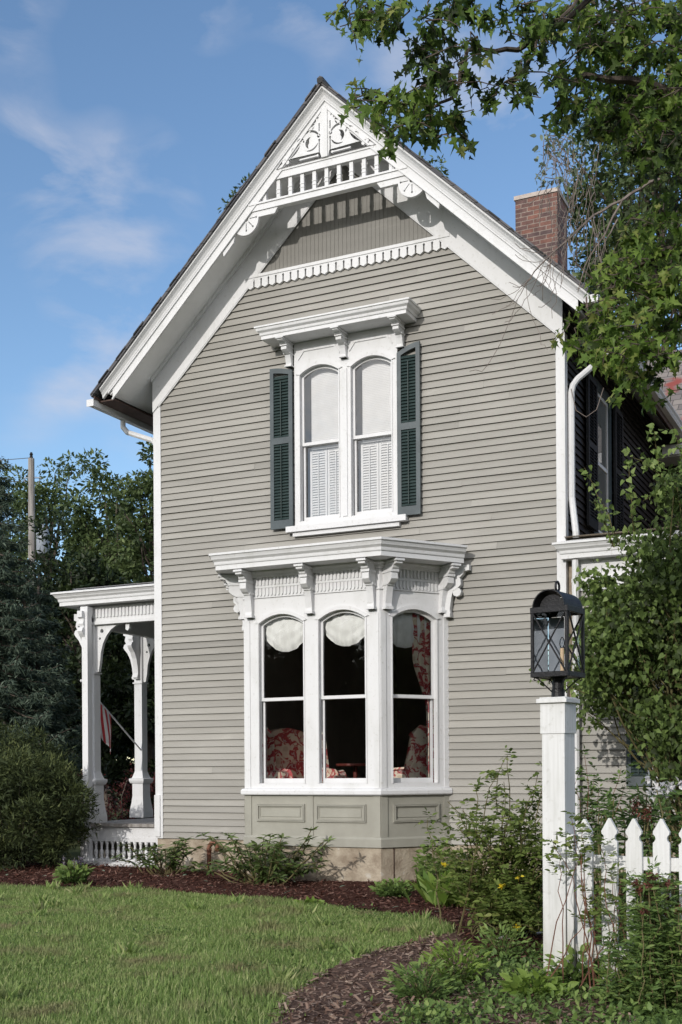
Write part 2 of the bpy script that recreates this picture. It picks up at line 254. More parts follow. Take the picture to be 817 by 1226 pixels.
# ------------------------------------------------------------------ mesh helpers
def origin(par):
    while par is not None and par.parent is not None: par = par.parent
    return np.array(par.location) if par is not None else np.zeros(3)
def link(name, me, mat, par=None, smooth=False):
    o = bpy.data.objects.new(name, me); COL.objects.link(o)
    if mat is not None: me.materials.append(mat)
    if par is not None: o.parent = par
    if smooth: me.polygons.foreach_set('use_smooth', [True] * len(me.polygons))
    return o
def tag(o, label=None, cat=None, group=None, kind=None):
    if label: o['label'] = label
    if cat: o['category'] = cat
    if group: o['group'] = group
    if kind: o['kind'] = kind
    return o
def thing(name, loc, label, cat, group=None, rz=0):
    o = bpy.data.objects.new(name, None); o.empty_display_size = .2; COL.objects.link(o)
    o.location = loc; o.rotation_euler = (0, 0, rz)
    return tag(o, label, cat, group)
class MB:
    def __init__(s, xf=None): s.v = []; s.f = []; s.xf = xf; s.mi = []; s.cur = 0
    def add(s, vs, fs):
        b = len(s.v)
        s.v += [tuple(s.xf(*p)) if s.xf else tuple(p) for p in vs]
        for f in fs: s.f.append(tuple(b + i for i in f)); s.mi.append(s.cur)
        return s
    def box(s, x0, x1, y0, y1, z0, z1):
        return s.add([(x0, y0, z0), (x1, y0, z0), (x1, y1, z0), (x0, y1, z0), (x0, y0, z1), (x1, y0, z1), (x1, y1, z1), (x0, y1, z1)],
                     [(0, 3, 2, 1), (4, 5, 6, 7), (0, 1, 5, 4), (1, 2, 6, 5), (2, 3, 7, 6), (3, 0, 4, 7)])
    def plate(s, outline, d0, d1, holes=(), m=None):
        """outline / holes: (s,z) points; extruded between depths d0 and d1; m maps (s,d,z)"""
        m = m or (lambda a, d, z: (a, d, z))
        loops = [list(outline)] + [list(h) for h in holes]
        tris = tessellate_polygon([[Vector((p[0], p[1], 0)) for p in l] for l in loops])
        flat = [p for l in loops for p in l]; n = len(flat)
        vs = [m(p[0], d0, p[1]) for p in flat] + [m(p[0], d1, p[1]) for p in flat]
        fs = [tuple(t) for t in tris] + [tuple(n + i for i in reversed(t)) for t in tris]
        k = 0
        for l in loops:
            q = len(l)
            for i in range(q): j = (i + 1) % q; fs.append((k + i, k + j, n + k + j, n + k + i))
            k += q
        return s.add(vs, fs)
    def tube(s, pts, r, n=6, cap=True):
        pts = [Vector(p) for p in pts]; k = len(pts)
        rr = r if isinstance(r, (list, tuple)) else [r] * k
        t0 = (pts[1] - pts[0]).normalized(); ref = Vector((0, 0, 1)) if abs(t0.z) < .9 else Vector((1, 0, 0))
        vs = []; u = t0.cross(ref).normalized()
        for i, p in enumerate(pts):
            t = (pts[min(i + 1, k - 1)] - pts[max(i - 1, 0)]).normalized()
            u = (u - t * u.dot(t)).normalized(); w = t.cross(u)
            for j in range(n):
                a = 2 * math.pi * (j + .5) / n
                vs.append(p + (u * math.cos(a) + w * math.sin(a)) * rr[i])
        fs = []
        for i in range(k - 1):
            for j in range(n): fs.append((i * n + j, i * n + (j + 1) % n, (i + 1) * n + (j + 1) % n, (i + 1) * n + j))
        if cap: fs += [tuple(reversed(range(n))), tuple(range((k - 1) * n, k * n))]
        return s.add(vs, fs)
    def lathe(s, prof, c, n=10, sq=False):
        vs = []; k = len(prof)
        for r, z in prof:
            for j in range(n):
                a = 2 * math.pi * (j + .5) / n
                vs.append((c[0] + r * math.cos(a), c[1] + r * math.sin(a), c[2] + z))
        fs = [(i * n + j, i * n + (j + 1) % n, (i + 1) * n + (j + 1) % n, (i + 1) * n + j) for i in range(k - 1) for j in range(n)]
        fs += [tuple(reversed(range(n))), tuple(range((k - 1) * n, k * n))]
        return s.add(vs, fs)
    def sqstack(s, prof, c, rz=0):
        """square section stack: list of (half width, z)"""
        vs = []; ca, sa = math.cos(rz), math.sin(rz)
        for h, z in prof:
            for a, b in ((-h, -h), (h, -h), (h, h), (-h, h)): vs.append((c[0] + a * ca - b * sa, c[1] + a * sa + b * ca, c[2] + z))
        k = len(prof)
        fs = [(i * 4 + j, i * 4 + (j + 1) % 4, (i + 1) * 4 + (j + 1) % 4, (i + 1) * 4 + j) for i in range(k - 1) for j in range(4)]
        return s.add(vs, fs + [(3, 2, 1, 0), tuple(range((k - 1) * 4, k * 4))])
    def sweep(s, path, prof, caps=True, close=False):
        """path (x,y) list, prof (offset,z) list; offset to the right of travel; mitred"""
        n = len(path); vs = []
        for i in range(n):
            p = Vector(path[i])
            d0 = (p - Vector(path[i - 1])).normalized() if (i > 0 or close) else None
            d1 = (Vector(path[(i + 1) % n]) - p).normalized() if (i < n - 1 or close) else None
            if d0 is None: d0 = d1
            if d1 is None: d1 = d0
            n0 = Vector((d0.y, -d0.x)); n1 = Vector((d1.y, -d1.x)); b = (n0 + n1); b = b / max(.2, b.dot(n0))
            for o, z in prof: vs.append((p.x + b.x * o, p.y + b.y * o, z))
        k = len(prof); fs = []
        for i in range(n if close else n - 1):
            q = (i + 1) % n
            for j in range(k - 1): fs.append((i * k + j, q * k + j, q * k + j + 1, i * k + j + 1))
        if caps and not close: fs += [tuple(range(k)), tuple(reversed(range((n - 1) * k, n * k)))]
        return s.add(vs, fs)
    def build(s, name, mat, par=None, smooth=False, label=None, attr=False):
        me = bpy.data.meshes.new(name); o = origin(par)
        me.from_pydata([(a - o[0], b - o[1], c - o[2]) for a, b, c in s.v], [], s.f); me.update()
        mats = mat if isinstance(mat, list) else [mat]
        ob = link(name, me, mats[0], par, smooth)
        for m2 in mats[1:]: me.materials.append(m2)
        if len(mats) > 1: me.polygons.foreach_set('material_index', s.mi)
        if attr:
            a = me.attributes.new('rnd', 'FLOAT', 'FACE'); a.data.foreach_set('value', np.array(s.rnd, dtype=np.float32))
        if label: ob['label'] = label
        return ob
def mesh_np(name, V, T, rnd, mat, par=None):
    o = origin(par); V = (V - o).astype(np.float32); T = T.astype(np.int32)
    me = bpy.data.meshes.new(name); me.vertices.add(len(V)); me.vertices.foreach_set('co', V.ravel())
    me.loops.add(T.size); me.loops.foreach_set('vertex_index', T.ravel())
    me.polygons.add(len(T)); me.polygons.foreach_set('loop_start', np.arange(0, T.size, 3, dtype=np.int32))
    try: me.polygons.foreach_set('loop_total', np.full(len(T), 3, dtype=np.int32))
    except Exception: pass
    me.update(calc_edges=True)
    a = me.attributes.new('rnd', 'FLOAT', 'FACE'); a.data.foreach_set('value', rnd.astype(np.float32))
    return link(name, me, mat, par)
def fan(outline, bend=.12, cup=.0):
    v = [(.35, 0, 0)] + [(x, y, -bend * (x * x) + cup * abs(y)) for x, y in outline]; n = len(outline)
    return np.array(v), np.array([(0, 1 + i, 1 + (i + 1) % n) for i in range(n)])
def half(ol):  # mirrored outline from upper half
    return ol + [(x, -y) for x, y in reversed(ol) if abs(y) > 1e-6]
SH = {
 'maple': fan(half([(0, 0), (.0, .13), (-.10, .36), (.12, .25), (.28, .60), (.36, .44), (.40, .22), (.47, .15), (.60, .27), (.66, .20), (.73, .10), (1, 0)]), .25, .12),
 'maple_curled': fan(half([(0, 0), (.02, .11), (-.06, .30), (.14, .22), (.30, .50), (.40, .36), (.42, .20), (.50, .13), (.62, .21), (.75, .09), (1, 0)]), .55, .45),
 'ovate': fan(half([(0, 0), (.18, .20), (.42, .27), (.72, .17), (1, 0)]), .18, .25),
 'heart': fan(half([(.06, 0), (-.06, .18), (.10, .36), (.38, .36), (.70, .18), (1, 0)]), .2, .2),
 'lance': fan(half([(0, 0), (.25, .12), (.6, .12), (1, 0)]), .15, .35),
 'tri': (np.array([(0, -.13, 0), (0, .13, 0), (1, 0, -.08)]), np.array([(0, 1, 2)])),
 'diam': (np.array([(0, 0, 0), (.45, .22, .05), (1, 0, -.05), (.45, -.22, .05)]), np.array([(0, 2, 1), (0, 3, 2)])),
 'chip': (np.array([(0, -.14, 0), (0, .12, 0), (1, .17, .04), (.95, -.1, .02)]), np.array([(0, 2, 1), (0, 3, 2)])),
}
def unit(a): return a / np.maximum(1e-9, np.linalg.norm(a, axis=1, keepdims=True))
def leaves(name, pts, size, shape, mat, par=None, dirs=None, nrm=None, up=.6, rnd=None, kind=None):
    """pts (N,3); size scalar/array; dirs growth direction (N,3); nrm preferred normal"""
    pts = np.asarray(pts, float); n = len(pts)
    V0, T0 = SH[shape]
    size = np.broadcast_to(np.asarray(size, float), (n,))
    if dirs is None: dirs = rng.normal(size=(n, 3))
    t = unit(np.asarray(dirs, float) + 1e-6)
    if nrm is None: nrm = rng.normal(size=(n, 3)) * (1 - up) + np.array([0, 0, 1.]) * up
    b = unit(np.cross(nrm, t) + 1e-6 * rng.normal(size=(n, 3))); w = np.cross(t, b)
    V = pts[:, None, :] + size[:, None, None] * (V0[None, :, 0, None] * t[:, None, :] + V0[None, :, 1, None] * b[:, None, :] + V0[None, :, 2, None] * w[:, None, :])
    k = len(V0); T = (T0[None] + (np.arange(n) * k)[:, None, None]).reshape(-1, 3)
    if rnd is None: rnd = rng.random(n)
    o = mesh_np(name, V.reshape(-1, 3), T, np.repeat(rnd, len(T0)), mat, par)
    if kind: o['kind'] = kind
    return o
def inpoly(x, y, poly):
    r = np.zeros(x.shape, bool); n = len(poly)
    for i in range(n):
        x1, y1 = poly[i]; x2, y2 = poly[(i + 1) % n]
        c = ((y1 > y) != (y2 > y)) & (x < (x2 - x1) * (y - y1) / ((y2 - y1) if y2 != y1 else 1e-9) + x1)
        r ^= c
    return r
# ================================================================== HOUSE
XC = 3.16; SL = .957; PIT = math.atan(SL); cp_, sp_ = math.cos(PIT), math.sin(PIT)
ZF = 10.265            # apex of the lower edge of the rake board
HW = 6.22
house = thing('house', (3.1, 4, 0), 'grey clapboard gabled house with white gingerbread trim and bay window', 'house')
def rake_z(x, off=0): return ZF + off - SL * abs(x - XC)
# ---- clapboards
def clapboards(name, xf, zs, ze, span, holes, mat, par, ex=.0965, lap=.028):
    m = MB(xf); m.rnd = []
    z = zs
    while z < ze - .01:
        z1 = min(z + ex, ze); zm = (z + z1) / 2
        a, b = span(zm); seg = [(a, b)]
        for (h0, h1, hz0, hz1) in holes:
            if hz0 < zm < hz1:
                ns = []
                for p, q in seg:
                    if h0 > p: ns.append((p, min(q, h0)))
                    if h1 < q: ns.append((max(p, h1), q))
                seg = [s_ for s_ in ns if s_[1] - s_[0] > .005]
        for p, q in seg:
            cuts = [p]
            x = p + random.uniform(.8, 3.5)
            while x < q - .5: cuts.append(x); x += random.uniform(1.8, 4)
            cuts.append(q)
            for u, v in zip(cuts, cuts[1:]):
                k = max(1, int((v - u) / .45)); zo = random.uniform(-.002, .002); lo = lap * random.uniform(.85, 1.15)
                g = .0015 if v < q else 0
                xs = [u + (v - g - u) * i / k for i in range(k + 1)]; wob = [random.uniform(-.0018, .0018) + zo for _ in xs]
                vs = []
                for xx, wv in zip(xs, wob): vs += [(xx, -.003, z + wv), (xx, -lo, z + wv), (xx, -.004, z1 + .004)]
                fs = []
                for i in range(k): fs += [(3 * i, 3 * i + 3, 3 * i + 4, 3 * i + 1), (3 * i + 1, 3 * i + 4, 3 * i + 5, 3 * i + 2)]
                m.add(vs, fs); rv = random.uniform(.62, 1) if random.random() > .06 else random.uniform(.4, .6); m.rnd += [-1., rv] * k  # undersides get a dark colour that paints in the shadow lines
        z = z1
    return m.build(name, mat, par, attr=True)
def front_span(z):
    if z < 6.9: return (.10, HW - .10)
    h = (ZF - .27 - z) / SL
    return (max(.10, XC - h), min(HW - .10, XC + h))
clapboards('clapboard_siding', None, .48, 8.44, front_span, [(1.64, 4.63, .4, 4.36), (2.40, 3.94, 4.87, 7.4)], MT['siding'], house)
# sheathing behind the boards so that no light passes
m = MB()
def quadwall(m, x0, x1, z0, z1): m.add([(x0, .012, z0), (x1, .012, z0), (x1, .012, z1), (x0, .012, z1)], [(0, 1, 2, 3)])
quadwall(m, .02, 1.63, .3, 6.9); quadwall(m, 4.65, HW - .02, .3, 6.9); quadwall(m, 1.63, 4.65, 4.36, 4.86); quadwall(m, 1.63, 2.39, 4.86, 6.9); quadwall(m, 3.95, 4.65, 4.86, 6.9)
m.add([(.02, .013, 6.9), (2.39, .013, 6.9), (2.39, .013, 7.38), (3.95, .013, 7.38), (3.95, .013, 6.9), (HW - .02, .013, 6.9), (HW - .02, .013, 7.1), (XC, .013, ZF), (.02, .013, 7.2)], [(0, 1, 2, 8), (2, 3, 7, 8), (3, 4, 5, 6), (3, 6, 7)])
m.build('sheathing', MT['room'], house)
# left, right and rear walls
m = MB(); m.add([(0, .02, .3), (0, 9, .3), (0, 9, 7.3), (0, .02, 7.3)], [(0, 1, 2, 3)]); m.add([(0, 9, .3), (HW, 9, .3), (HW, 9, 7.3), (XC, 9, 10.2), (0, 9, 7.3)], [(0, 1, 2, 3, 4)]); m.build('side_wall', MT['siding'], house)
rxf = lambda s_, d, z: (HW - d, s_, z)
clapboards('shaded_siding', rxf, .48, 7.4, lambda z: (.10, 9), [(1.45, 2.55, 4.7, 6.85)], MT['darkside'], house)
m = MB(); m.add([(HW - .02, .1, .3), (HW - .02, 9, .3), (HW - .02, 9, 7.3), (HW - .02, .1, 7.3)], [(0, 1, 2, 3)]); m.build('side_sheathing', MT['room'], house)
# gable board above the scalloped band: narrow vertical boards
m = MB(); pts = [(XC - (10.2 - 8.44) / SL, 8.44), (XC + (10.2 - 8.44) / SL, 8.44), (XC, 10.2)]
m.plate(pts, -.012, .005)
x = 1.45
while x < 4.9:
    zt = rake_z(x, -.2)
    if zt > 8.6: m.box(x, x + .006, -.018, -.011, 8.45, zt)
    x += .062
m.build('gable_boarding', MT['siding'], house)
# scalloped band (drip trim)
m = MB(); z0, z1 = 8.36, 8.545; zb = 8.47
hx = (ZF - .37 - 8.45) / SL
xa, xb = XC - hx - .04, XC + hx + .02; n = int((xb - xa) / .1165); w = (xb - xa) / n
ol = [(xa, z1)]
for i in range(n):
    c = xa + w * i
    ol += [(c, zb), (c - .006, zb + .012), (c + .012, zb + .03), (c + .03, zb + .012), (c + .024, zb), (c + .024, z0 + .028), (c + w * .5 + .012, z0), (c + w, z0 + .028)]
ol += [(xb, zb), (xb, z1)]
m.plate(ol[::-1], -.05, -.013); m.box(xa - .02, xb + .02, -.062, -.0505, z1 - .03, z1 + .012)
m.build('scalloped_band', MT['white'], house)
# corner boards
m = MB(); m.box(-.012, .115, -.032, .0, .475, 6.98); m.box(-.022, .075, -.05, -.0325, .5, 1.12); m.build('corner_board', MT['white'], house)
m = MB(); m.box(HW - .095, HW + .012, -.032, .0, .3, 7.12); m.box(HW + .0125, HW + .022, -.032, .10, .3, 7.0); m.build('corner_board', MT['white'], house)
m = MB(); m.box(-.012, -.0005, .0005, .12, .475, 6.9); m.build('corner_board', MT['white'], house)
# rake frieze boards lying on the wall
def band_poly(side, lo, hi, xend, zcut=None):
    """band parallel to the rake between offsets lo<hi (vertical), from apex to xend"""
    s_ = side
    return [(XC, ZF + lo), (XC + s_ * xend, ZF + lo - SL * xend), (XC + s_ * xend, ZF + hi - SL * xend), (XC, ZF + hi)]
for s_, xe in ((-1, 3.17), (1, 3.06)):
    m = MB(); xo = XC + s_ * xe
    lo_c = ZF - .41 - SL * (xe - .115)
    pts = [(XC, ZF - .41), (XC + s_ * (xe - .115), lo_c), (xo, lo_c - .10), (xo, ZF + .115 - SL * xe), (XC, ZF + .115)]
    m.plate(pts if s_ > 0 else pts[::-1], -.052, -.0325)
    m.plate(band_poly(s_, -.43, -.411, xe - .10), -.046, -.03)
    m.plate(band_poly(s_, .04, .112, xe), -.085, -.0525)
    m.build('rake_frieze', MT['white'], house)
# soffits, rake mouldings, roof
def slab(side, y0, y1, n0, n1, e0, e1):
    """slab following the roof slope: perpendicular offsets n0..n1 above fascia lower edge, run e0..e1 measured horizontally from the ridge"""
    s_ = side
    def pt(e, n_, y): return (XC + s_ * e, y, ZF + n_ / cp_ - SL * e)
    vs = [pt(e, n_, y) for n_ in (n0, n1) for y in (y0, y1) for e in (e0, e1)]
    return vs, [(0, 1, 3, 2), (4, 6, 7, 5), (0, 4, 5, 1), (2, 3, 7, 6), (1, 5, 7, 3), (0, 2, 6, 4)]
EL, ER = 3.78, 3.56
for s_, e in ((-1, EL), (1, ER)):
    m = MB(); m.add(*slab(s_, -.585, 9.3, .082, .10, 0, e - .24)); m.build('soffit', MT['soffit'], house)
    m = MB()
    el_ = 3.49 if s_ < 0 else 3.40
    m.add(*slab(s_, -.600, -.575, .0, .105, 0, el_))
    m.add(*slab(s_, -.622, -.58, .1055, .125, 0, el_ + .07))
    vs_ = []; pr_ = [(-.625, .126), (-.632, .150), (-.655, .178), (-.690, .196), (-.700, .200), (-.700, .2225), (-.58, .2225), (-.58, .126)]
    for e_ in (0, el_ + .16): vs_ += [(XC + s_ * e_, y_, ZF + n_ / cp_ - SL * e_) for y_, n_ in pr_]
    k_ = len(pr_); m.add(vs_, [(i, (i + 1) % k_, k_ + (i + 1) % k_, k_ + i) for i in range(k_)] + [tuple(range(k_, 2 * k_))])
    m.add(*slab(s_, -.608, -.6005, -.004, .014, 0, el_ + .01))
    m.build('rake_moulding', MT['white'], house)
    m = MB(); m.add(*slab(s_, -.73, 9.4, .224, .245, 0, e))
    # courses of shingles with ragged front edge
    k = 0; ee = e
    while ee > .05:
        ee0 = max(0, ee - .155); j = random.uniform(-.012, .016)
        m.add(*slab(s_, -.745 + j, 9.4, .2455 + .004 * (k % 2), .262 + .006 * random.random(), ee0, ee + .01)); ee = ee0; k += 1
    m.build('roof_slope', MT['shingle'], house)
m = MB(); m.tube([(XC, -.75, ZF + .25 / cp_ + .01), (XC, 9.4, ZF + .25 / cp_ + .01)], .05, 6); m.build('ridge_cap', MT['shingle'], house)
# eaves: brown board, gutter, downspouts
zeL = ZF - SL * EL; zeR = ZF - SL * ER
m = MB(); m.box(XC - EL + .021, XC - EL + .30, -.57, 9.2, zeL + .27, zeL + .29); m.box(XC - EL + .021, XC - EL + .045, -.70, 9.2, zeL + .2905, zeL + .325); m.build('eave_board', MT['eave'], house)
m = MB(); m.box(XC + ER - .05, XC + ER - .02, -.66, 9.2, zeR + .10, zeR + .31); m.build('eave_board', MT['eave'], house)
def gutter(x0, sgn, z, name):
    m = MB(); pr = [(0, 0), (.085, 0), (.105, .035), (.10, .06), (.13, .085), (.13, .105), (.12, .105), (.115, .09), (.09, .065), (.095, .04), (.08, .01), (.01, .01), (.01, .105), (0, .105)]
    m.plate([(p[0], z + p[1]) for p in pr], -.69, 9.2, m=lambda a, d, zz: (x0 + sgn * a, d, zz)); m.box(min(x0, x0 + sgn * .125), max(x0, x0 + sgn * .125), -.70, -.691, z, z + .1)
    m.build('gutter', MT['white'], house)
gutter(XC - EL + .019, -1, zeL + .19, 'left'); gutter(XC + ER - .019, 1, zeR + .19, 'right')
p0 = onX(147.5, 506, XC - EL - .04); p1 = onX(152, 518, -.60); pw = onX(189, 528.5, -.05)
m = MB(); pts = [(p0.x, p0.y, zeL + .2), (p0.x, p0.y, zeL + .09), (p0.x + .08, p0.y, zeL + .0), (-.12, p0.y, zeL - .18), (-.055, p0.y, zeL - .26), (-.055, p0.y, .25)]
m.tube(pts, .042, 8); m.build('downspout', MT['white'], house, smooth=False)
m = MB(); m.tube([(6.80, .42, 6.99), (6.72, .36, 6.80), (6.36, .14, 6.44), (6.31, .11, 6.36), (6.29, .10, 6.26), (6.29, .10, 4.92), (6.37, -.02, 4.45), (6.37, -.02, 4.39)], .042, 8); m.tube([(6.37, -.06, 4.10), (6.37, -.06, .2)], .042, 8)
m.build('downspout', MT['white'], house)
m = MB(); m.tube([(6.30, .05, 6.30), (6.36, .06, 6.02), (6.48, .1, 5.93), (6.6, .15, 6.02), (6.68, .2, 6.3)], .006, 4); m.build('loose_wire', MT['twig'], house)
# foundation
m = MB(); m.box(.0, HW, .0, .25, -.3, .475); m.box(.01, .25, .26, 9, -.3, .47)
m.build('foundation', MT['stone'], house)
# ---- gable truss
YT = -.55
m = MB(); y0, y1 = YT - .03, YT + .03
def hw(z): return (ZF + .05 - z) / SL
m.plate([(XC - hw(9.17) - .02, 9.17), (XC + hw(9.17) + .02, 9.17), (XC + hw(9.275), 9.275), (XC - hw(9.275), 9.275)], y0 - .015, y1 + .015)
m.plate([(XC - hw(9.535), 9.535), (XC + hw(9.535), 9.535), (XC + hw(9.655), 9.655), (XC - hw(9.655), 9.655)], y0 - .012, y1 + .01)
m.box(XC - 1.18, XC + 1.18, y0 - .03, y0 - .0155, 9.25, 9.275); m.box(XC - hw(9.64), XC + hw(9.64), y0 - .025, y0 - .0125, 9.63, 9.655)
m.box(XC - .0445, XC + .0445, -.632, y1, 9.6555, 10.30)
def arc(cx_, cz_, r0, r1, a0, a1, n=9, pw=1.):
    """crescent / ring segment hole: outer radius r0, inner radius r1 easing to a point at both ends"""
    o_ = [(cx_ + r0 * math.cos(R(a0 + (a1 - a0) * i / n)), cz_ + r0 * math.sin(R(a0 + (a1 - a0) * i / n))) for i in range(n + 1)]
    q = []
    for i in range(1, n):
        t = 1 - i / n; a = R(a0 + (a1 - a0) * t); f_ = math.sin(math.pi * t) ** pw; r = r0 - (r0 - r1) * f_
        q.append((cx_ + r * math.cos(a), cz_ + r * math.sin(a)))
    return o_ + q
def slit(x0, z0, x1, z1, w=.007, dot=.016):
    dx, dz = x1 - x0, z1 - z0; l = math.hypot(dx, dz); nx, nz = -dz / l * w, dx / l * w
    ux, uz = dx / l, dz / l; o_ = [(x0 - nx, z0 - nz), (x1 - nx, z1 - nz)]
    a = math.atan2(uz, ux)
    o_ += [(x1 + ux * dot + dot * math.cos(a + R(t)), z1 + uz * dot + dot * math.sin(a + R(t))) for t in (-110, -60, 0, 60, 110)]
    return o_ + [(x1 + nx, z1 + nz), (x0 + nx, z0 + nz)]
def disc(cx_, cz_, r, n=10): return [(cx_ + r * math.cos(2 * math.pi * i / n), cz_ + r * math.sin(2 * math.pi * i / n)) for i in range(n)]
m2 = MB()
for s_ in (-1, 1):
    X = lambda u: XC + s_ * u
    def H(l): return [(X(a), b) for a, b in l]
    zb = 9.656
    h2 = lambda z: (ZF + .10 - z) / SL
    tri = [(.045, zb), (h2(zb), zb), (.045, ZF + .10 - SL * .045)]
    cx_, cz_ = .225, 9.905
    holes = [H(arc(cx_, cz_, .160, .128, 15, 165, 14, .35)), H(arc(cx_ - .012, cz_ - .01, .078, .018, -70, 95, 8)),
             H(arc(cx_ - .01, cz_, .125, .102, 195, 300, 8, .4)),
             H(disc(.088, cz_ + .055, .026, 8)), H(arc(.365, 9.93, .062, .008, 20, 200, 6)),
             H(arc(.60, 9.985, .250, .155, 192, 258, 9)), H(disc(.565, 9.713, .028, 8)), H(disc(.622, 9.735, .026, 8)),
             H(arc(.225, 10.12, .075, .025, 155, 235, 5)), H(disc(.15, 10.165, .026, 7)), H(disc(.10, 10.20, .016, 6)),
             H(slit(.38, 9.703, .125, 9.703, .009, .017)), H(slit(.081, 9.74, .081, 9.89, .008, .015)), H(slit(.081, 10.02, .081, 10.11, .008, .010))]
    m2.plate(H(tri), -.616, -.585, holes)
    m2.plate(H([(.0455, ZF + .01), (.0455, ZF + .04), (h2(zb) - .07, zb + .001), (h2(zb) - .10, zb + .001)]), -.628, -.6165)
    # little triangular boxes at both ends of the balustrade
    b0 = .915
    m2.plate(H([(b0, 9.276), (b0, 9.534), (b0 + .045, 9.534), (b0 + .045, 9.276)]), y0, y1)
    m2.plate(H([(b0 + .0455, 9.276), (b0 + .0455, 9.50), (hw(9.276) - .01, 9.276)]), y0 + .01, y1 - .01, [H(slit(b0 + .17, 9.305, b0 + .085, 9.305, .006, .012)), H(slit(b0 + .075, 9.33, b0 + .075, 9.42, .006, .012)), H(disc(b0 + .115, 9.365, .016, 7))])
    # rosette bracket hanging under the chord
    c0, cz0, r = 1.235, 9.09, .215
    a_t = math.atan(SL)
    ol = [(.735, 9.169), (hw(9.169) - .005, 9.169), (1.62, rake_z(X(1.62)) + .02), (1.60, rake_z(X(1.60)) - .085)]
    st, en = R(-90 + 15), R(-180 - 5)
    lower = []
    k = 14
    for i in range(k + 1):
        a = R(-40) + (R(-180) - R(-40)) * i / k
        lower.append((c0 + .01 + r * math.cos(a) * .95, cz0 - .0 + r * math.sin(a)))
    ol += [(1.44, rake_z(X(1.44)) - .075)] + lower + [(c0 - r - .01, 9.09), (.79, 9.09)]
    holes = [H(disc(c0, cz0 + .005, .034, 10))]
    for a in (-180, -132, -90, -45):
        ca, sa = math.cos(R(a)), math.sin(R(a)); holes.append(H(slit(c0 + ca * .055, cz0 + .005 + sa * .055, c0 + ca * .145, cz0 + .005 + sa * .145, .006, .014)))
    m2.plate(H(ol), y0 + .002, y1 - .02, holes)
truss = m.build('gable_truss', MT['white'], house)
m2.build('fretwork', MT['white'], truss)
for i in range(9):
    x = XC - .915 + .183 * (i + 1); b = MB()
    b.box(x - .027, x + .027, YT - .02, YT + .02, 9.276, 9.534); b.box(x - .032, x + .032, YT - .026, YT + .026, 9.40, 9.413); b.box(x - .032, x + .032, YT - .026, YT + .026, 9.35, 9.362)
    b.build('truss_baluster', MT['white'], truss)
# ---- windows
def archpoly(s0, s1, zb, zs, zc, n=12, p=2.0):
    c, h = (s0 + s1) / 2, (s1 - s0) / 2
    return [(s0, zb), (s1, zb)] + [(c + h * t, zs + (zc - zs) * (1 - abs(t) ** p)) for t in [1 - 2 * i / n for i in range(n + 1)]]
def archring(s0, s1, zb, zs, zc, w, n=12):
    o_ = archpoly(s0 - w, s1 + w, zb, zs + w * .3, zc + w, n); i_ = archpoly(s0, s1, zb, zs, zc, n)
    return o_[2:] + i_[2:][::-1]   # arch band only
def sash_pair(xf, par, s0, s1, zb, zs, zc, zm, d0, glass):
    m = MB(xf); fw = .034
    op = archpoly(s0, s1, zm - .022, zs, zc); ip = archpoly(s0 + fw, s1 - fw, zm + .022, zs - .02, zc - fw)
    m.plate(op, d0, d0 + .035, [ip]); u = m.build('upper_sash', MT['clean'], par)
    m = MB(xf); g = archpoly(s0 + fw - .004, s1 - fw + .004, zm + .018, zs - .02, zc - fw + .004); m.add([(a, d0 + .018, b) for a, b in g], [tuple(range(len(g)))]); m.build('pane', glass, u if u.parent is None else par)
    m = MB(xf)
    m.plate([(s0, zb), (s1, zb), (s1, zm + .018), (s0, zm + .018)], d0 + .036, d0 + .072, [[(s0 + fw, zb + .065), (s1 - fw, zb + .065), (s1 - fw, zm - .026), (s0 + fw, zm - .026)]])
    m.build('lower_sash', MT['clean'], par)
    m = MB(xf); m.add([(s0 + fw - .004, d0 + .054, zb + .06), (s1 - fw + .004, d0 + .054, zb + .06), (s1 - fw + .004, d0 + .054, zm - .02), (s0 + fw - .004, d0 + .054, zm - .02)], [(0, 1, 2, 3)]); m.build('pane', glass, par)
BR = [(0, 0), (.05, 0), (.072, .03), (.062, .075), (.085, .22), (.105, .30), (.17, .33), (.215, .37), (.215, .43), (.20, .46), (.25, .50), (.26, .535), (.335, .545), (.335, .61), (0, .61)]
def bracket(m, xf, s_, z0, w, sc=1., scz=1., d=0.):
    """scroll bracket: profile in (out, z) extruded across the wall"""
    mp = lambda o_, q, z: xf(s_ + q, d - o_, z)
    m.plate([(a * sc, z0 + b * scz) for a, b in BR], -w / 2, w / 2, m=mp)
    m.plate([(.0, z0 + .60 * scz), (.36 * sc, z0 + .60 * scz), (.36 * sc, z0 + .575 * scz), (0, z0 + .575 * scz)], -w / 2 - .018, w / 2 + .018, m=mp)
    for zz, dd in ((.0, .085), (.30, .125), (.455, .23)):
        m.plate([(.0, z0 + zz * scz), (dd * sc, z0 + zz * scz), (dd * sc, z0 + (zz + .035) * scz), (0, z0 + (zz + .035) * scz)], -w / 2 - .012, w / 2 + .012, m=mp)
ID = lambda a, d, z: (a, d, z)
def crown(z, off, h, proj):
    """cornice profile in (offset,z): soffit from the wall, fascia, cove, fillets, sloping top back to the wall"""
    return [(-.02, z), (off, z), (off, z + h * .30), (off + .012, z + h * .30), (off + .016, z + h * .36), (off + .020, z + h * .50), (off + .042, z + h * .60), (off + .05, z + h * .63), (off + .055, z + h * .70), (off + proj * .8, z + h * .84), (off + proj, z + h * .87), (off + proj, z + h), (off + proj - .05, z + h + .012), (-.02, z + h + .07)]
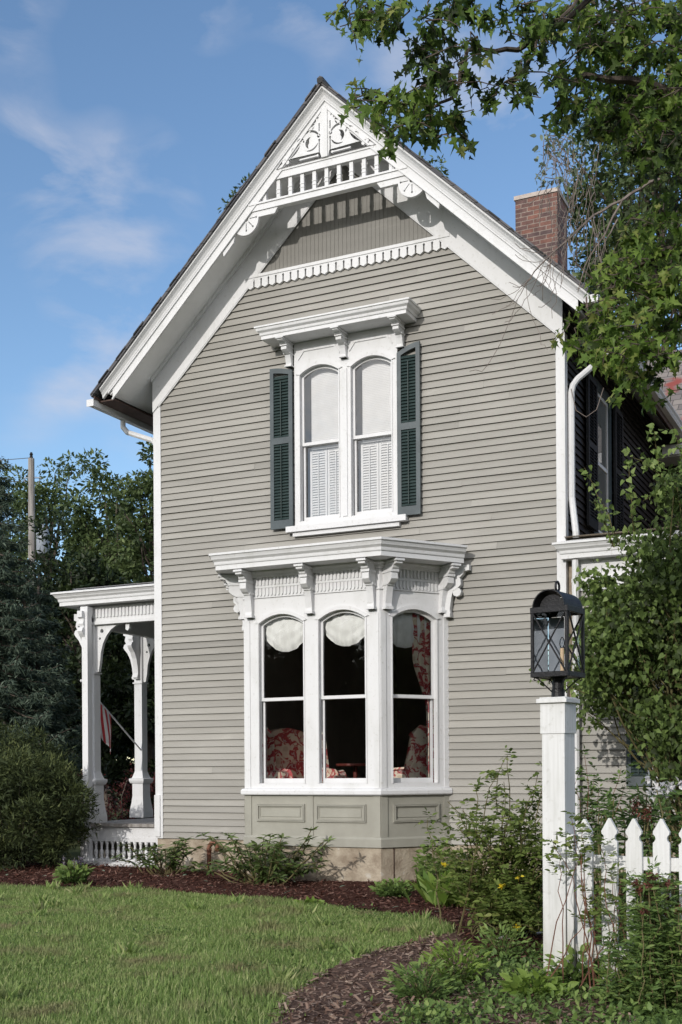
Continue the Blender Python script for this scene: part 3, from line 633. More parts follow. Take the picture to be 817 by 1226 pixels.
# upper window
O1, O2 = (2.475, 3.075), (3.265, 3.865); ZB, ZS, ZC, ZM = 4.965, 7.01, 7.115, 6.05
m = MB(); hs_ = [archpoly(a, b, ZB, ZS, ZC) for a, b in (O1, O2)]
m.plate([(2.385, 4.90), (3.955, 4.90), (3.955, 7.47), (2.385, 7.47)], -.055, .02, hs_)
for a, b in (O1, O2):
    m.plate(archring(a, b, ZB, ZS, ZC, .062), -.072, -.0555)
    m.plate([(a - .016, ZB), (a - .002, ZB), (a - .002, ZS), (a - .016, ZS)], -.066, -.0555); m.plate([(b + .002, ZB), (b + .016, ZB), (b + .016, ZS), (b + .002, ZS)], -.066, -.0555)
    hi = archpoly(a - .0, b + .0, 7.20, 7.235, 7.35, 10, 3.)
    c = (a + b) / 2
    m.plate([(a + .05, 7.36), (a - .02, 7.25), (a - .02, 7.222), (a + .07, 7.334), (b - .07, 7.334), (b + .02, 7.222), (b + .02, 7.25), (b - .05, 7.36)], -.07, -.0555)
    for q in (a - .03, b + .03 - .0): pass
m.box(3.135, 3.205, -.07, -.0555, 4.97, 7.0)
uw = m.build('upper_window', MT['white'], house)
m = MB(); m.box(2.27, 4.09, -.125, -.02, 4.815, 4.895); m.box(2.36, 3.98, -.085, -.02, 4.755, 4.8145); m.build('sill', MT['white'], uw)
m = MB(); m.sweep([(2.40, .0), (2.40, -.02), (3.86, -.02), (3.86, .0)], crown(7.475, .36, .17, .075)); m.build('hood', MT['white'], uw)
# keep the hood returns short: side offset equals front offset only at the corners
for c in (2.325, 3.17, 4.015):
    m = MB(); bracket(m, ID, c, 7.14, .085, .95, .545, -.05); m.build('bracket', MT['white'], uw)
for a, b in (O1, O2): sash_pair(ID, uw, a, b, ZB, ZS, ZC, ZM, .0, MT['glass_up'])
def shutter(xf, par, s0, s1, zb, zt0, zt1, d=-.055, th=.035, mf='shutter', ms='slat'):
    fw = .058; zmid = zb + (zt0 - zb) * .545
    def top(s_, off=0):
        t = (s_ - s0) / (s1 - s0); 
        return zt0 + (zt1 - zt0) * math.sin(t * math.pi / 2) + off if zt1 >= zt0 else zt1 + (zt0 - zt1) * math.cos(t * math.pi / 2) + off
    xs = [s0 + (s1 - s0) * i / 6 for i in range(7)]; ol = [(s0, zb), (s1, zb)] + [(x, top(x)) for x in reversed(xs)]
    xi = [s0 + fw + (s1 - s0 - 2 * fw) * i / 6 for i in range(7)]
    h1 = [(s0 + fw, zb + .12), (s1 - fw, zb + .12), (s1 - fw, zmid - .045), (s0 + fw, zmid - .045)]
    h2 = [(s0 + fw, zmid + .045), (s1 - fw, zmid + .045)] + [(x, top(x, -.07)) for x in reversed(xi)]
    m = MB(xf); m.plate(ol, d - th, d, [h1, h2]); sh = m.build('shutter', MT[mf], par)
    m = MB(xf); c = (s0 + s1) / 2
    z = zb + .125
    while z < max(zt0, zt1) - .1:
        if not (zmid - .07 < z < zmid + .04) and z < min(top(s0 + fw), top(s1 - fw)) - .10:
            m.add([(s0 + fw, d - .028, z), (s1 - fw, d - .028, z), (s1 - fw, d - .004, z + .042), (s0 + fw, d - .004, z + .042), (s0 + fw, d - .034, z + .004), (s1 - fw, d - .034, z + .004), (s1 - fw, d - .010, z + .046), (s0 + fw, d - .010, z + .046)], [(0, 1, 2, 3), (4, 7, 6, 5), (0, 4, 5, 1), (2, 6, 7, 3)])
        z += .043
    m.add([(s0 + fw, d - .001, zb + .1), (s1 - fw, d - .001, zb + .1), (s1 - fw, d - .001, min(zt0, zt1) - .05), (s0 + fw, d - .001, min(zt0, zt1) - .05)], [(0, 1, 2, 3)])
    for a, b in ((zb + .15, zmid - .07), (zmid + .07, min(zt0, zt1) - .13)): m.box(c - .006, c + .006, d - .047, d - .036, a, b)
    m.build('louvre_slats', MT[ms], par if par.parent else sh)
shutter(ID, uw, 2.01, 2.365, 4.885, 7.16, 7.10); shutter(ID, uw, 3.96, 4.29, 4.885, 7.08, 7.19)
m = MB()
m.plate([(2.3, 4.9), (4.1, 4.9), (4.1, 7.3), (2.3, 7.3)], .6, .61); m.box(2.3, 2.31, .1, .6, 4.9, 7.3); m.box(4.09, 4.1, .1, .6, 4.9, 7.3); m.box(2.3, 4.1, .1, .61, 4.88, 4.9); m.box(2.3, 4.1, .1, .61, 7.3, 7.32)
m.build('window_recess', MT['room'], house)
# side window in the shaded right wall
def side_window(xf, par, s0, s1, zb, zt):
    m = MB(xf); m.plate([(s0 - .1, zb - .08), (s1 + .1, zb - .08), (s1 + .1, zt + .12), (s0 - .1, zt + .12)], -.03, .05, [[(s0, zb), (s1, zb), (s1, zt), (s0, zt)]])
    w = m.build('side_window', MT['shutter'], par)
    m = MB(xf); zm = (zb + zt) / 2
    m.plate([(s0, zb), (s1, zb), (s1, zt), (s0, zt)], .0, .03, [[(s0 + .04, zb + .06), (s1 - .04, zb + .06), (s1 - .04, zm - .025), (s0 + .04, zm - .025)], [(s0 + .04, zm + .025), (s1 - .04, zm + .025), (s1 - .04, zt - .05), (s0 + .04, zt - .05)]])
    m.build('sash', MT['clean'], w)
    m = MB(xf); m.add([(s0, .014, zb), (s1, .014, zb), (s1, .014, zt), (s0, .014, zt)], [(0, 1, 2, 3)]); m.build('pane', MT['glass'], w)
    m = MB(xf); m.add([(s0, .3, zb), (s1, .3, zb), (s1, .3, zt), (s0, .3, zt)], [(0, 1, 2, 3)]); m.build('dark_backing', MT['room'], w)
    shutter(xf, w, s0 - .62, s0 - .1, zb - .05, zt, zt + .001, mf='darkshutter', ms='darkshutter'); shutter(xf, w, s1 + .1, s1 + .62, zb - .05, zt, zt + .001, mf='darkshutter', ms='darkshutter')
side_window(rxf, house, 1.55, 2.45, 4.78, 6.78)
# ---- bay window
BX0, BX1, BY = 2.02, 4.025, -.86
q = .625
bayp = [(BX0 - q - .02, .02), (BX0 - q, 0), (BX0, BY), (BX1, BY), (BX1 + q, 0), (BX1 + q + .02, .02)]
QL = .40; sll = math.hypot(QL, BY); ulx, uly = QL / sll, -BY / sll
bayp = [(BX0 - QL, 0), (BX0, BY), (BX1, BY), (BX1 + q, 0)]
sl_ = math.hypot(q, BY); ux_, uy_ = q / sl_, -BY / sl_
fxf = lambda s_, d, z: (BX0 + s_, BY + d, z)                                   # front face, s from the left corner
rfx = lambda s_, d, z: (BX1 + s_ * ux_ - d * uy_, BY + s_ * uy_ + d * ux_, z)       # right face, s from the front corner
lfx = lambda s_, d, z: (BX0 - QL + s_ * ulx + d * uly, 0 - s_ * uly + d * ulx, z)     # left face, s from the wall
FW_ = BX1 - BX0; SW = sl_
BZ, BS, BC, BM = 1.30, 3.45, 3.565, 2.43
faces = [(fxf, FW_, [(.23, .90), (1.13, 1.80)]), (rfx, SW, [(.19, .86)]), (lfx, sll, [(.15, .80)])]
m = MB()
for xf, wd, ops in faces:
    mm = MB(xf); hs_ = [archpoly(a, b, BZ, BS, BC) for a, b in ops]
    mm.plate([(0, 1.2), (wd, 1.2), (wd, 4.16), (0, 4.16)], 0, .07, hs_)
    for a, b in ops:
        mm.plate(archring(a, b, BZ, BS, BC, .055), -.02, -.0005)
        for e0, e1 in ((a - .02, a - .004), (b + .004, b + .02)): mm.plate([(e0, BZ), (e1, BZ), (e1, BS), (e0, BS)], -.012, -.0005)
    # pilaster strips between and beside the windows
    for e0, e1 in [(.0, .10), (wd - .10, wd)]: mm.plate([(e0 + .012, 1.235), (e1 - .012, 1.235), (e1 - .012, 3.50), (e0 + .012, 3.50)], -.01, -.0005)
    m.v, base = m.v, len(m.v); m.v += mm.v; m.f += [tuple(base + i for i in f) for f in mm.f]; m.mi += mm.mi
bay = m.build('bay_window', MT['white'], house)
for xf, wd, ops in faces:
    for a, b in ops: sash_pair(xf, bay, a, b, BZ, BS, BC, BM, .055, MT['glass'])
m = MB(); m.sweep(bayp, [(-.02, 1.145), (.05, 1.145), (.06, 1.16), (.06, 1.20), (.045, 1.225), (-.02, 1.24)]); m.build('sill', MT['white'], bay)
m = MB(); m.sweep(bayp, [(-.05, .47), (.028, .47), (.028, .575), (.018, .59), (.012, .60), (0, .60), (0, 1.15), (-.05, 1.15)])
for xf, wd, pans in ((fxf, FW_, [(.18, .91), (1.07, 1.80)]), (rfx, SW, [(.18, .89)]), (lfx, sll, [(.14, .82)])):
    mm = MB(xf)
    for e0, e1 in [(0, .10), (wd - .10, wd)] + ([(.945, 1.035)] if wd > 1.5 else []): mm.plate([(e0 + .001, .601), (e1 - .001, .601), (e1 - .001, 1.144), (e0 + .001, 1.144)], -.012, -.0005)
    for a, b in pans:
        z0, z1 = .79, 1.03
        for k, (o0, dd) in enumerate(((0, .022), (.018, .030), (.034, .012))):
            mm.plate([(a + o0, z0 + o0), (b - o0, z0 + o0), (b - o0, z1 - o0), (a + o0, z1 - o0)], -dd, -.0005, [[(a + o0 + .0145, z0 + o0 + .0145), (b - o0 - .0145, z0 + o0 + .0145), (b - o0 - .0145, z1 - o0 - .0145), (a + o0 + .0145, z1 - o0 - .0145)]])
        mm.plate([(a + .07, z0 + .065), (b - .07, z0 + .065), (b - .07, z1 - .065), (a + .07, z1 - .065)], -.010, -.0005)
    base = len(m.v); m.v += mm.v; m.f += [tuple(base + i for i in f) for f in mm.f]; m.mi += mm.mi
m.build('panelled_base', MT['panelpaint'], bay)
m = MB(); m.sweep(bayp, [(-.3, -.3), (.0, -.3), (.0, .30), (-.004, .465), (-.3, .465)])
m.build('bay_foundation', MT['stone'], bay)
m = MB(rfx); m.box(.185, .197, -.006, .02, -.02, .462); m.build('foundation_joint', MT['eave'], bay)
m = MB(); m.sweep(bayp, crown(4.155, .36, .215, .085)); m.build('cornice', MT['white'], bay)
m = MB(); m.sweep(bayp, [(-.01, 4.06), (.04, 4.07), (.05, 4.10), (.085, 4.13), (.085, 4.154), (-.01, 4.154)]); m.sweep(bayp, [(-.01, 3.795), (.018, 3.795), (.018, 3.812), (-.01, 3.816)]); m.build('bed_moulding', MT['white'], bay)
bpos = {0: [.105, 1.015, 1.905], 1: [.10, .955], 2: [.10, .85]}
for i, (xf, wd, ops) in enumerate(faces):
    for s_ in bpos[i]:
        m = MB(); bracket(m, xf, s_, 3.535, .095, 1., 1.01); m.build('bracket', MT['white'], bay)
    # dentil rows between the brackets
    m = MB(xf); ps = bpos[i]
    for a, b in zip(ps, ps[1:]):
        a += .075; b -= .075; n = max(2, int((b - a) / .052)); w = (b - a) / n
        for k in range(n):
            x = a + w * (k + .5)
            m.box(x - .017, x + .017, -.016, -.0005, 3.835, 3.925); m.box(x - .010, x + .010, -.024, -.0005, 3.815, 3.834)
            m.box(x - .014, x + .014, -.02, -.0005, 3.965, 4.068)
        m.box(a - .02, b + .02, -.011, -.0005, 3.93, 3.96)
    m.build('dentil_row', MT['white'], bay)
for s_ in (-1, 1):
    m = MB(); cx0 = BX1 + q if s_ > 0 else BX0 - QL
    mp = lambda o_, qq, z: (cx0 + s_ * (o_ - .005), -.075 + qq, z)
    m.plate([(a * 1.0, 3.50 + b * 1.06) for a, b in BR], -.045, .045, m=mp)
    m.plate([(-.02, 3.48), (.07, 3.48), (.07, 3.53), (-.02, 3.53)], -.055, .055, m=mp)
    m.plate([(a, 3.80 + b) for a, b in disc(.16, .0, .06, 8)], -.04, .04, m=mp)
    m.build('bracket', MT['white'], bay)
# the room seen through the bay
m = MB()
def inw(m, x0, x1, y0, y1, z0, z1): m.add([(x0, y0, z0), (x1, y0, z0), (x1, y1, z0), (x0, y1, z0), (x0, y0, z1), (x1, y0, z1), (x1, y1, z1), (x0, y1, z1)], [(0, 1, 2, 3), (4, 7, 6, 5), (1, 5, 6, 2), (2, 6, 7, 3), (3, 7, 4, 0)])
inw(m, .3, 5.9, .05, 8.5, .70, 4.3)
m.add([(BX0 - QL, .05, .7), (BX1 + q, .05, .7), (BX1, BY + .08, .7), (BX0, BY + .08, .7)], [(0, 1, 2, 3)]); m.add([(BX0 - QL, .05, 4.1), (BX1 + q, .05, 4.1), (BX1, BY + .08, 4.1), (BX0, BY + .08, 4.1)], [(0, 1, 2, 3)])
m.build('interior_wall', MT['room'], house)
# ---- chimney
cA = onY(617, 232, 4.0); ch0, ch1 = 4.37, 5.07
m = MB(); m.box(ch0, ch1, 4.0, 4.62, 8.3, 10.80); chim = m.build('chimney', MT['brick'], house)
m = MB(); m.box(ch0 - .02, ch1 + .02, 3.98, 4.64, 10.805, 10.87); m.build('chimney_cap', paint('cap_mortar', (.36, .30, .26), (.5, .44, .4), scale=6, bump=.4), chim)
# ---- one storey side wing at right
WY = .06
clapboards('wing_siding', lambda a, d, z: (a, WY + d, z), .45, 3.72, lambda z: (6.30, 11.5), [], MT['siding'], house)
m = MB(); m.add([(6.23, WY + .02, .2), (11.5, WY + .02, .2), (11.5, WY + .02, 4.3), (6.23, WY + .02, 4.3)], [(0, 1, 2, 3)]); m.box(6.3, 11.5, WY, WY + .3, -.2, .45)
m.add([(6.23, -.1, 4.4), (11.5, -.1, 4.4), (11.5, 5, 4.42), (6.23, 5, 4.42)], [(0, 1, 2, 3)]); m.build('wing_wall', MT['stone'], house)
m = MB(); m.box(6.30, 11.5, WY - .03, WY + .0, 3.72, 3.88); m.box(6.30, 11.5, WY - .015, WY, 3.8805, 4.12); m.box(6.30, 11.5, WY - .05, WY - .0305, 3.83, 3.88); m.build('wing_frieze', MT['white'], house)
m = MB(); m.sweep([(6.36, .9), (6.36, WY - .02), (11.5, WY - .02)], crown(4.115, .16, .20, .09)); m.build('wing_cornice', MT['white'], house)
wxf = lambda a, d, z: (a, WY - .03 + d, z)
m = MB(wxf); m.plate([(7.30, 1.22), (8.5, 1.22), (8.5, 3.3), (7.30, 3.3)], -.03, .01, [[(7.4, 1.32), (8.4, 1.32), (8.4, 3.2), (7.4, 3.2)]]); m.plate([(7.25, 1.16), (8.55, 1.16), (8.55, 1.22), (7.25, 1.22)], -.08, .01); ww = m.build('wing_window', MT['white'], house)
m = MB(wxf); m.plate([(7.4, 1.32), (8.4, 1.32), (8.4, 3.2), (7.4, 3.2)], -.015, .0, [[(7.45, 1.38), (8.35, 1.38), (8.35, 2.22), (7.45, 2.22)], [(7.45, 2.28), (8.35, 2.28), (8.35, 3.14), (7.45, 3.14)]]); m.build('sash', MT['clean'], ww)
m = MB(wxf); m.add([(7.4, -.008, 1.32), (8.4, -.008, 1.32), (8.4, -.008, 3.2), (7.4, -.008, 3.2)], [(0, 1, 2, 3)]); m.build('pane', MT['glass'], ww)
m = MB(wxf); m.add([(7.4, .004, 1.32), (8.4, .004, 1.32), (8.4, .004, 3.2), (7.4, .004, 3.2)], [(0, 1, 2, 3)]); m.build('dark_backing', MT['room'], ww)
shutter(wxf, ww, 6.98, 7.28, 1.25, 3.25, 3.251, d=0)
# rear wing with patched shingles, its eave behind the shaded wall
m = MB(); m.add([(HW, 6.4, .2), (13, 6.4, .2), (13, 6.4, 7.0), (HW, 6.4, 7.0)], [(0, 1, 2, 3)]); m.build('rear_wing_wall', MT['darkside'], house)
m = MB(); m.add([(5.6, 5.75, 6.95), (13, 5.75, 6.95), (13, 8.8, 9.6), (5.6, 8.8, 9.6), (5.6, 5.75, 6.88), (13, 5.75, 6.88), (13, 8.8, 9.5), (5.6, 8.8, 9.5)], [(0, 1, 2, 3), (4, 7, 6, 5), (0, 4, 5, 1)]); m.build('rear_wing_roof', MT['redshingle'], house)
m = MB(); m.box(6.4, 13, 5.70, 5.749, 6.78, 6.95); m.box(6.3, 13, 5.75, 6.40, 6.76, 6.78); m.build('rear_wing_eave', MT['white'], house)
# ---- basement pipe
m = MB(); pts = [(1.0, -.16, 0)] + [(1.0, -.16, .36)] + [(1.07 - .07 * math.cos(R(a)), -.16 , .36 + .075 * math.sin(R(a))) for a in (30, 60, 90, 120, 150, 180)] + [(1.14, -.16, .33)]
m.tube(pts, .031, 9); m.lathe([(.038, 0), (.038, .05)], (1.14, -.16, .31), 9); m.lathe([(.038, 0), (.038, .05)], (1.0, -.16, .31), 9); m.build('vent_pipe', MT['rust'], house, smooth=True)
# ---- porch
PF = .66; PXL = -1.86
m = MB(); m.box(PXL, -.005, .42, 6.0, PF - .05, PF)
porch = m.build('porch', MT['pole'], house)
m = MB(); m.box(PXL + .02, -.03, .47, .52, .44, PF - .052); m.box(PXL + .02, PXL + .07, .521, 5.9, .02, PF - .052); m.box(PXL + .02, -.03, .46, .53, .375, .4395); m.box(PXL + .02, -.03, .46, .53, .03, .10); m.build('skirt_board', MT['white'], porch)
m = MB(); m.box(PXL + .08, -.03, .9, .95, 0, PF - .06); m.build('crawl_space_board', MT['room'], porch)
x = PXL + .35
while x < -.08:
    m = MB(); pr = [(.032, .0), (.032, .02), (.018, .035), (.030, .07), (.036, .10), (.028, .135), (.016, .16), (.026, .175), (.016, .19), (.024, .225), (.034, .25), (.034, .274)]
    m.lathe(pr, (x, .495, .1005), 8); m.build('skirt_baluster', MT['white'], porch, smooth=True); x += .107
BRP = [(0, 0), (.06, 0), (.085, .03), (.07, .07), (.06, .10), (.075, .22), (.11, .36), (.17, .47), (.235, .54), (.26, .58), (.24, .63), (.20, .65), (.23, .70), (.21, .78), (.26, .80), (.26, .90), (0, .90)]
def porch_post(px, py, zc, front_board=False):
    m = MB(); m.sqstack([(.150, 0), (.150, .10), (.125, .26), (.112, .38), (.112, .60), (.135, .61), (.150, .64), (.155, .66), (.155, .69), (.120, .70), (.105, .74), (.080, .82), (.080, zc - PF)], (px, py, PF))
    # turned-out brackets at three sides
    for dx, dy in ((-1, 0), (0, -1)):
        mp = (lambda o_, w, z, dx=dx, dy=dy: (px + dx * (.078 + o_) + (w if dx == 0 else 0), py + dy * (.078 + o_) + (w if dy == 0 else 0), z))
        m.plate([(a, zc - .90 + b) for a, b in BRP], -.045, .045, m=mp)
    # arched bracket towards the house with a pierced spandrel and drop
    o_ = [(.075, zc - .95), (.13, zc - .95), (.16, zc - .80)] + [(.16 + .44 * (1 - math.cos(R(a))), zc - .80 + .60 * math.sin(R(a))) for a in (15, 30, 45, 60, 75, 90)] + [(.66, zc - .20), (.66, zc - .30), (.70, zc - .32), (.73, zc - .28), (.73, zc - .02), (.075, zc - .02)]
    mp = lambda a, w, z: (px + a, py + w, z)
    m.plate(o_, -.03, .03, [[(px_ * 1., zz) for px_, zz in arc(.24, zc - .18, .08, .03, 20, 160, 6)], disc(.20, zc - .30, .035, 7), disc(.16, zc - .42, .022, 6)], m=mp)
    m.box(px - .1, px + .1, py - .1, py + .1, zc - .98, zc - .955)
    return m.build('porch_post', MT['white'], porch)
porch_post(-1.66, .64, 4.02); pb = onY(167.6, 980, 2.7); porch_post(pb.x, 2.75, 4.02); porch_post(pb.x, 5.4, 4.02)
m = MB(); m.box(PXL + .04, -.10, .30, .40, .0, .06); m.sqstack([(.045, 0), (.07, .03), (.055, .1), (.055, 3.9), (.07, 3.98), (.07, 4.06)], (-1.62, .43, .03)); m.build('front_pilaster', MT['white'], porch)
m = MB(); m.box(PXL - .05, -.03, .56, .68, 3.82, 4.10); m.box(PXL - .05, PXL + .07, .681, 6, 3.82, 4.10); m.box(PXL - .06, -.03, .545, .5595, 3.82, 3.87); m.box(PXL - .02, -.03, 2.69, 2.81, 3.84, 4.0)
m.build('porch_beam', MT['white'], porch)
m = MB(); x = PXL + .2
while x < -.06: m.box(x, x + .035, .538, .5595, 3.93, 4.06); x += .066
m.build('porch_dentils', MT['white'], porch)
m = MB(); m.sweep([(PXL - .02, 6.2), (PXL - .02, .58), (.0, .58)], crown(4.125, .22, .21, .10)); m.add([(PXL - .1, .5, 4.41), (-.02, .5, 4.41), (-.02, 6, 4.43), (PXL - .1, 6, 4.43)], [(0, 1, 2, 3)]); m.add([(PXL - .1, .55, 4.13), (-.02, .55, 4.13), (-.02, 6, 4.13), (PXL - .1, 6, 4.13)], [(0, 3, 2, 1)]); m.build('porch_roof', MT['white'], porch)
# ================================================================== THINGS IN THE WINDOWS
def window_shade(xf, c, zt, w, h, label):
    base = xf(c, .15, zt); t = MB(); nx, nz = 28, 16; vs = []; fs = []
    for i in range(nx + 1):
        u = i / nx * 2 - 1
        for j in range(nz + 1):
            v = j / nz
            drop = h * (.22 + .78 * math.sqrt(max(0, 1 - u * u)))
            z = zt - v * drop
            pl = .012 * math.sin(u * 19) * (.3 + v) + .005 * math.sin(u * 31 + v * 5)
            swag = .010 * math.sin(v * 19 + abs(u) * 4) * v
            vs.append((c + u * w * (1 - .04 * v), .135 - .04 * math.sin(v * math.pi * .85) * (1 - u * u * .6) + pl + swag + .02, z))
    for i in range(nx):
        for j in range(nz): a = i * (nz + 1) + j; fs.append((a, a + 1, a + nz + 2, a + nz + 1))
    t.xf = xf; t.add(vs, fs)
    r = .02
    o = t.build('balloon_shade', MT['cloth'], None, smooth=True); return tag(o, label, 'window shade', 'balloon shades in the bay window')
window_shade(fxf, .565, 3.60, .375, .53, 'white gathered balloon shade in the left front pane of the bay window')
window_shade(fxf, 1.465, 3.60, .375, .50, 'white gathered balloon shade in the middle pane of the bay window')
window_shade(rfx, .45, 3.60, .375, .53, 'shadowed white balloon shade beside the red floral curtain in the angled right pane')
# curtain
m = MB(rfx); vs = []; fs = []; nu, nv = 30, 26
for i in range(nu + 1):
    u = i / nu
    for j in range(nv + 1):
        v = j / nv; z = 3.60 - v * 2.6
        lw = .36 - .10 * v if v < .28 else (.332 - .20 * min(1, (v - .28) / .2))
        lw = max(.13, lw)
        s_ = .92 - u * lw; vs.append((s_, .125 + .022 * math.sin(u * 20 + .4 * math.sin(v * 6)), z))
for i in range(nu):
    for j in range(nv): a = i * (nv + 1) + j; fs.append((a, a + 1, a + nv + 2, a + nv + 1))
m.add(vs, fs); tag(m.build('curtain', MT['floral'], None, smooth=True), 'red and cream floral curtain drawn aside in the angled right bay window', 'curtain')
def blind(x0, x1, z0, z1, y, label):
    m = MB(); z = z0
    while z < z1:
        h = .025; m.add([(x0, y - .003, z), (x1, y - .003, z), (x1, y + .004, z + h), (x0, y + .004, z + h)], [(0, 1, 2, 3)]); z += .0235
    m.box(x0, x1, y - .005, y + .03, z1, z1 + .05); m.box(x0, x1, y - .004, y + .012, z0 - .03, z0)
    return tag(m.build('window_blind', MT['blind'], None), label, 'blind', 'white slatted blinds in the upper window')
blind(O1[0] + .10, O1[1], 6.02, 7.12, .10, 'white slatted blind in the upper half of the left sash of the upstairs window'); blind(O2[0] + .10, O2[1], 6.02, 7.12, .10, 'white slatted blind in the upper half of the right sash of the upstairs window')
def inner_shutter(x0, x1, z0, z1, y, label):
    t = thing('interior_shutter', ((x0 + x1) / 2, y, z0), label, 'interior shutter', 'louvred interior shutters in the upper window')
    n = 2
    for k in range(n):
        a = x0 + (x1 - x0) * k / n + .004; b = x0 + (x1 - x0) * (k + 1) / n - .004
        m = MB(); m.plate([(a, z0), (b, z0), (b, z1), (a, z1)], y, y + .025, [[(a + .03, z0 + .06), (b - .03, z0 + .06), (b - .03, z1 - .05), (a + .03, z1 - .05)]])
        z = z0 + .06
        while z < z1 - .07: m.add([(a + .03, y - .004, z), (b - .03, y - .004, z), (b - .03, y + .022, z + .038), (a + .03, y + .022, z + .038)], [(0, 1, 2, 3)]); z += .036
        m.box((a + b) / 2 - .006, (a + b) / 2 + .006, y - .014, y - .005, z0 + .09, z1 - .08)
        m.build('shutter_leaf', MT['blind'], t)
inner_shutter(O1[0] + .05, O1[1], 4.98, 6.02, .14, 'white louvred interior shutter behind the lower left sash upstairs'); inner_shutter(O2[0] + .05, O2[1], 4.98, 6.02, .14, 'white louvred interior shutter behind the lower right sash upstairs')
# armchairs
def armchair(loc, rz, sc, label):
    t = thing('armchair', loc, label, 'armchair', 'floral armchairs in the bay', rz); t.scale = (sc, sc, sc)
    def loc_build(m, name, mat, smooth=False):
        me = bpy.data.meshes.new(name); me.from_pydata(m.v, [], m.f); me.update(); o = link(name, me, mat, t, smooth)
        b = o.modifiers.new('soft', 'BEVEL'); b.width = .03; b.segments = 3; b.limit_method = 'ANGLE'; return o
    m = MB(); m.box(-.33, .33, -.36, .30, .20, .45); m.box(-.29, .29, -.40, .22, .452, .56); loc_build(m, 'seat', MT['floral'])
    m = MB(); ol = [(-.34, .3), (.34, .3), (.36, .9)] + [(.36 * math.cos(R(a)), .98 + .20 * math.sin(R(a))) for a in range(10, 171, 16)] + [(-.36, .9)]
    m.plate(ol, .22, .38); loc_build(m, 'backrest', MT['floral'])
    for s_ in (-1, 1):
        m = MB(); w = [(.30, .56), (.30, 1.12), (.18, 1.16), (.06, 1.08), (.02, .85), (-.02, .66), (-.34, .64), (-.38, .60), (-.38, .2), (.30, .2)]
        mp = lambda a, d, z: (s_ * (.33 + d), a, z)
        m.plate(w, 0, .10, m=mp); loc_build(m, 'arm', MT['floral'])
        for yy in (-.32, .30):
            m = MB(); m.sqstack([(.018, 0), (.028, .2)], (s_ * .30, yy, 0)); loc_build(m, 'leg', MT['wood'])
    return t
pa = onY(352, 900, .1); armchair((pa.x + .06, .10, .72), R(60), 1.15, 'red floral wing armchair standing behind the left front pane of the bay')
armchair((3.84, .72, .72), R(-80), 1.15, 'red floral wing armchair standing in the angled right pane, below the curtain')
# small table and stool
pt_ = onY(422, 912, .6)
t = thing('side_table', (pt_.x, .7, .7), 'small dark red wooden table behind the middle bay pane', 'table')
m = MB(); m.lathe([(.27, 1.05 - .22), (.28, 1.06 - .22), (.28, 1.085 - .22), (.26, 1.09 - .22)], (pt_.x, .7, .7), 18); m.build('tabletop', MT['wood'], t)
m = MB(); m.lathe([(.16, 0), (.15, .03), (.04, .08), (.03, .3), (.05, .4), (.03, .5), (.03, .83)], (pt_.x, .7, .7), 10); m.build('pedestal', MT['wood'], t)
ps_ = onY(404, 928, .1)
t = thing('footstool', (ps_.x, .12, .7), 'small floral footstool low in the middle bay pane', 'stool')
m = MB(); m.lathe([(.13, .0), (.155, .04), (.165, .5), (.165, .62), (.15, .66), (.1, .69)], (ps_.x, .12, .71), 16); m.build('cushion', MT['floral'], t, smooth=True)
# ---- flag on the porch post
a = Vector((pb.x + .06, 2.66, 1.86)); tip = P(98, 815, 19.6); 
tip = Vector((tip.x, tip.y, tip.z))
t = thing('flag', tuple(a), 'stars and stripes flag on a slanting white pole fixed to the porch post', 'flag')
m = MB(); m.tube([a, tip], .014, 7); m.lathe([(.02, -.02), (.028, .0), (.02, .02)], tip, 8); m.build('flag_pole', MT['clean'], t)
dv = (tip - a); Lp = dv.length; du = dv.normalized(); m = MB(); nb = 13
mats = [MT['red'], MT['flagwhite'], MT['blue']]
hl = 1.0; wl = .62; side = Vector((0, 0, -1)); nrm_ = du.cross(side).normalized()
nu, nv = 26, 20
def fl(u, v):  # u along pole from tip, v hanging down
    p = tip - du * (.02 + u * hl * .92) ; fold = .05 * math.sin(u * 9 + v * 2) * v + .03 * math.sin(u * 17) * v
    return p + side * (v * wl) + du * (-.12 * v * u) + nrm_ * fold
vs = [tuple(fl(i / nu, j / nv)) for i in range(nu + 1) for j in range(nv + 1)]; base = len(m.v); m.v += vs
for i in range(nu):
    for j in range(nv):
        q0 = i * (nv + 1) + j; m.f.append((q0, q0 + 1, q0 + nv + 2, q0 + nv + 1)); m.mi.append(2 if (i < 14 and j < nv * .42) else (i // 2) % 2)
for i in range(5):       # stars of the canton as small raised white stars
    for j in range(6):
        c = Vector(fl(.06 + .10 * i, .05 + .065 * j)); ax = -du; bx = side
        for sg in (-1, 1):
            st = [c + (ax * math.cos(R(36 * k)) + bx * math.sin(R(36 * k))) * (.020 if k % 2 == 0 else .009) + nrm_ * .004 * sg for k in range(10)]
            b0 = len(m.v); m.v += [tuple(p) for p in st]; m.f.append(tuple(b0 + k for k in range(10))); m.mi.append(1)
m.build('flag_cloth', mats, t)
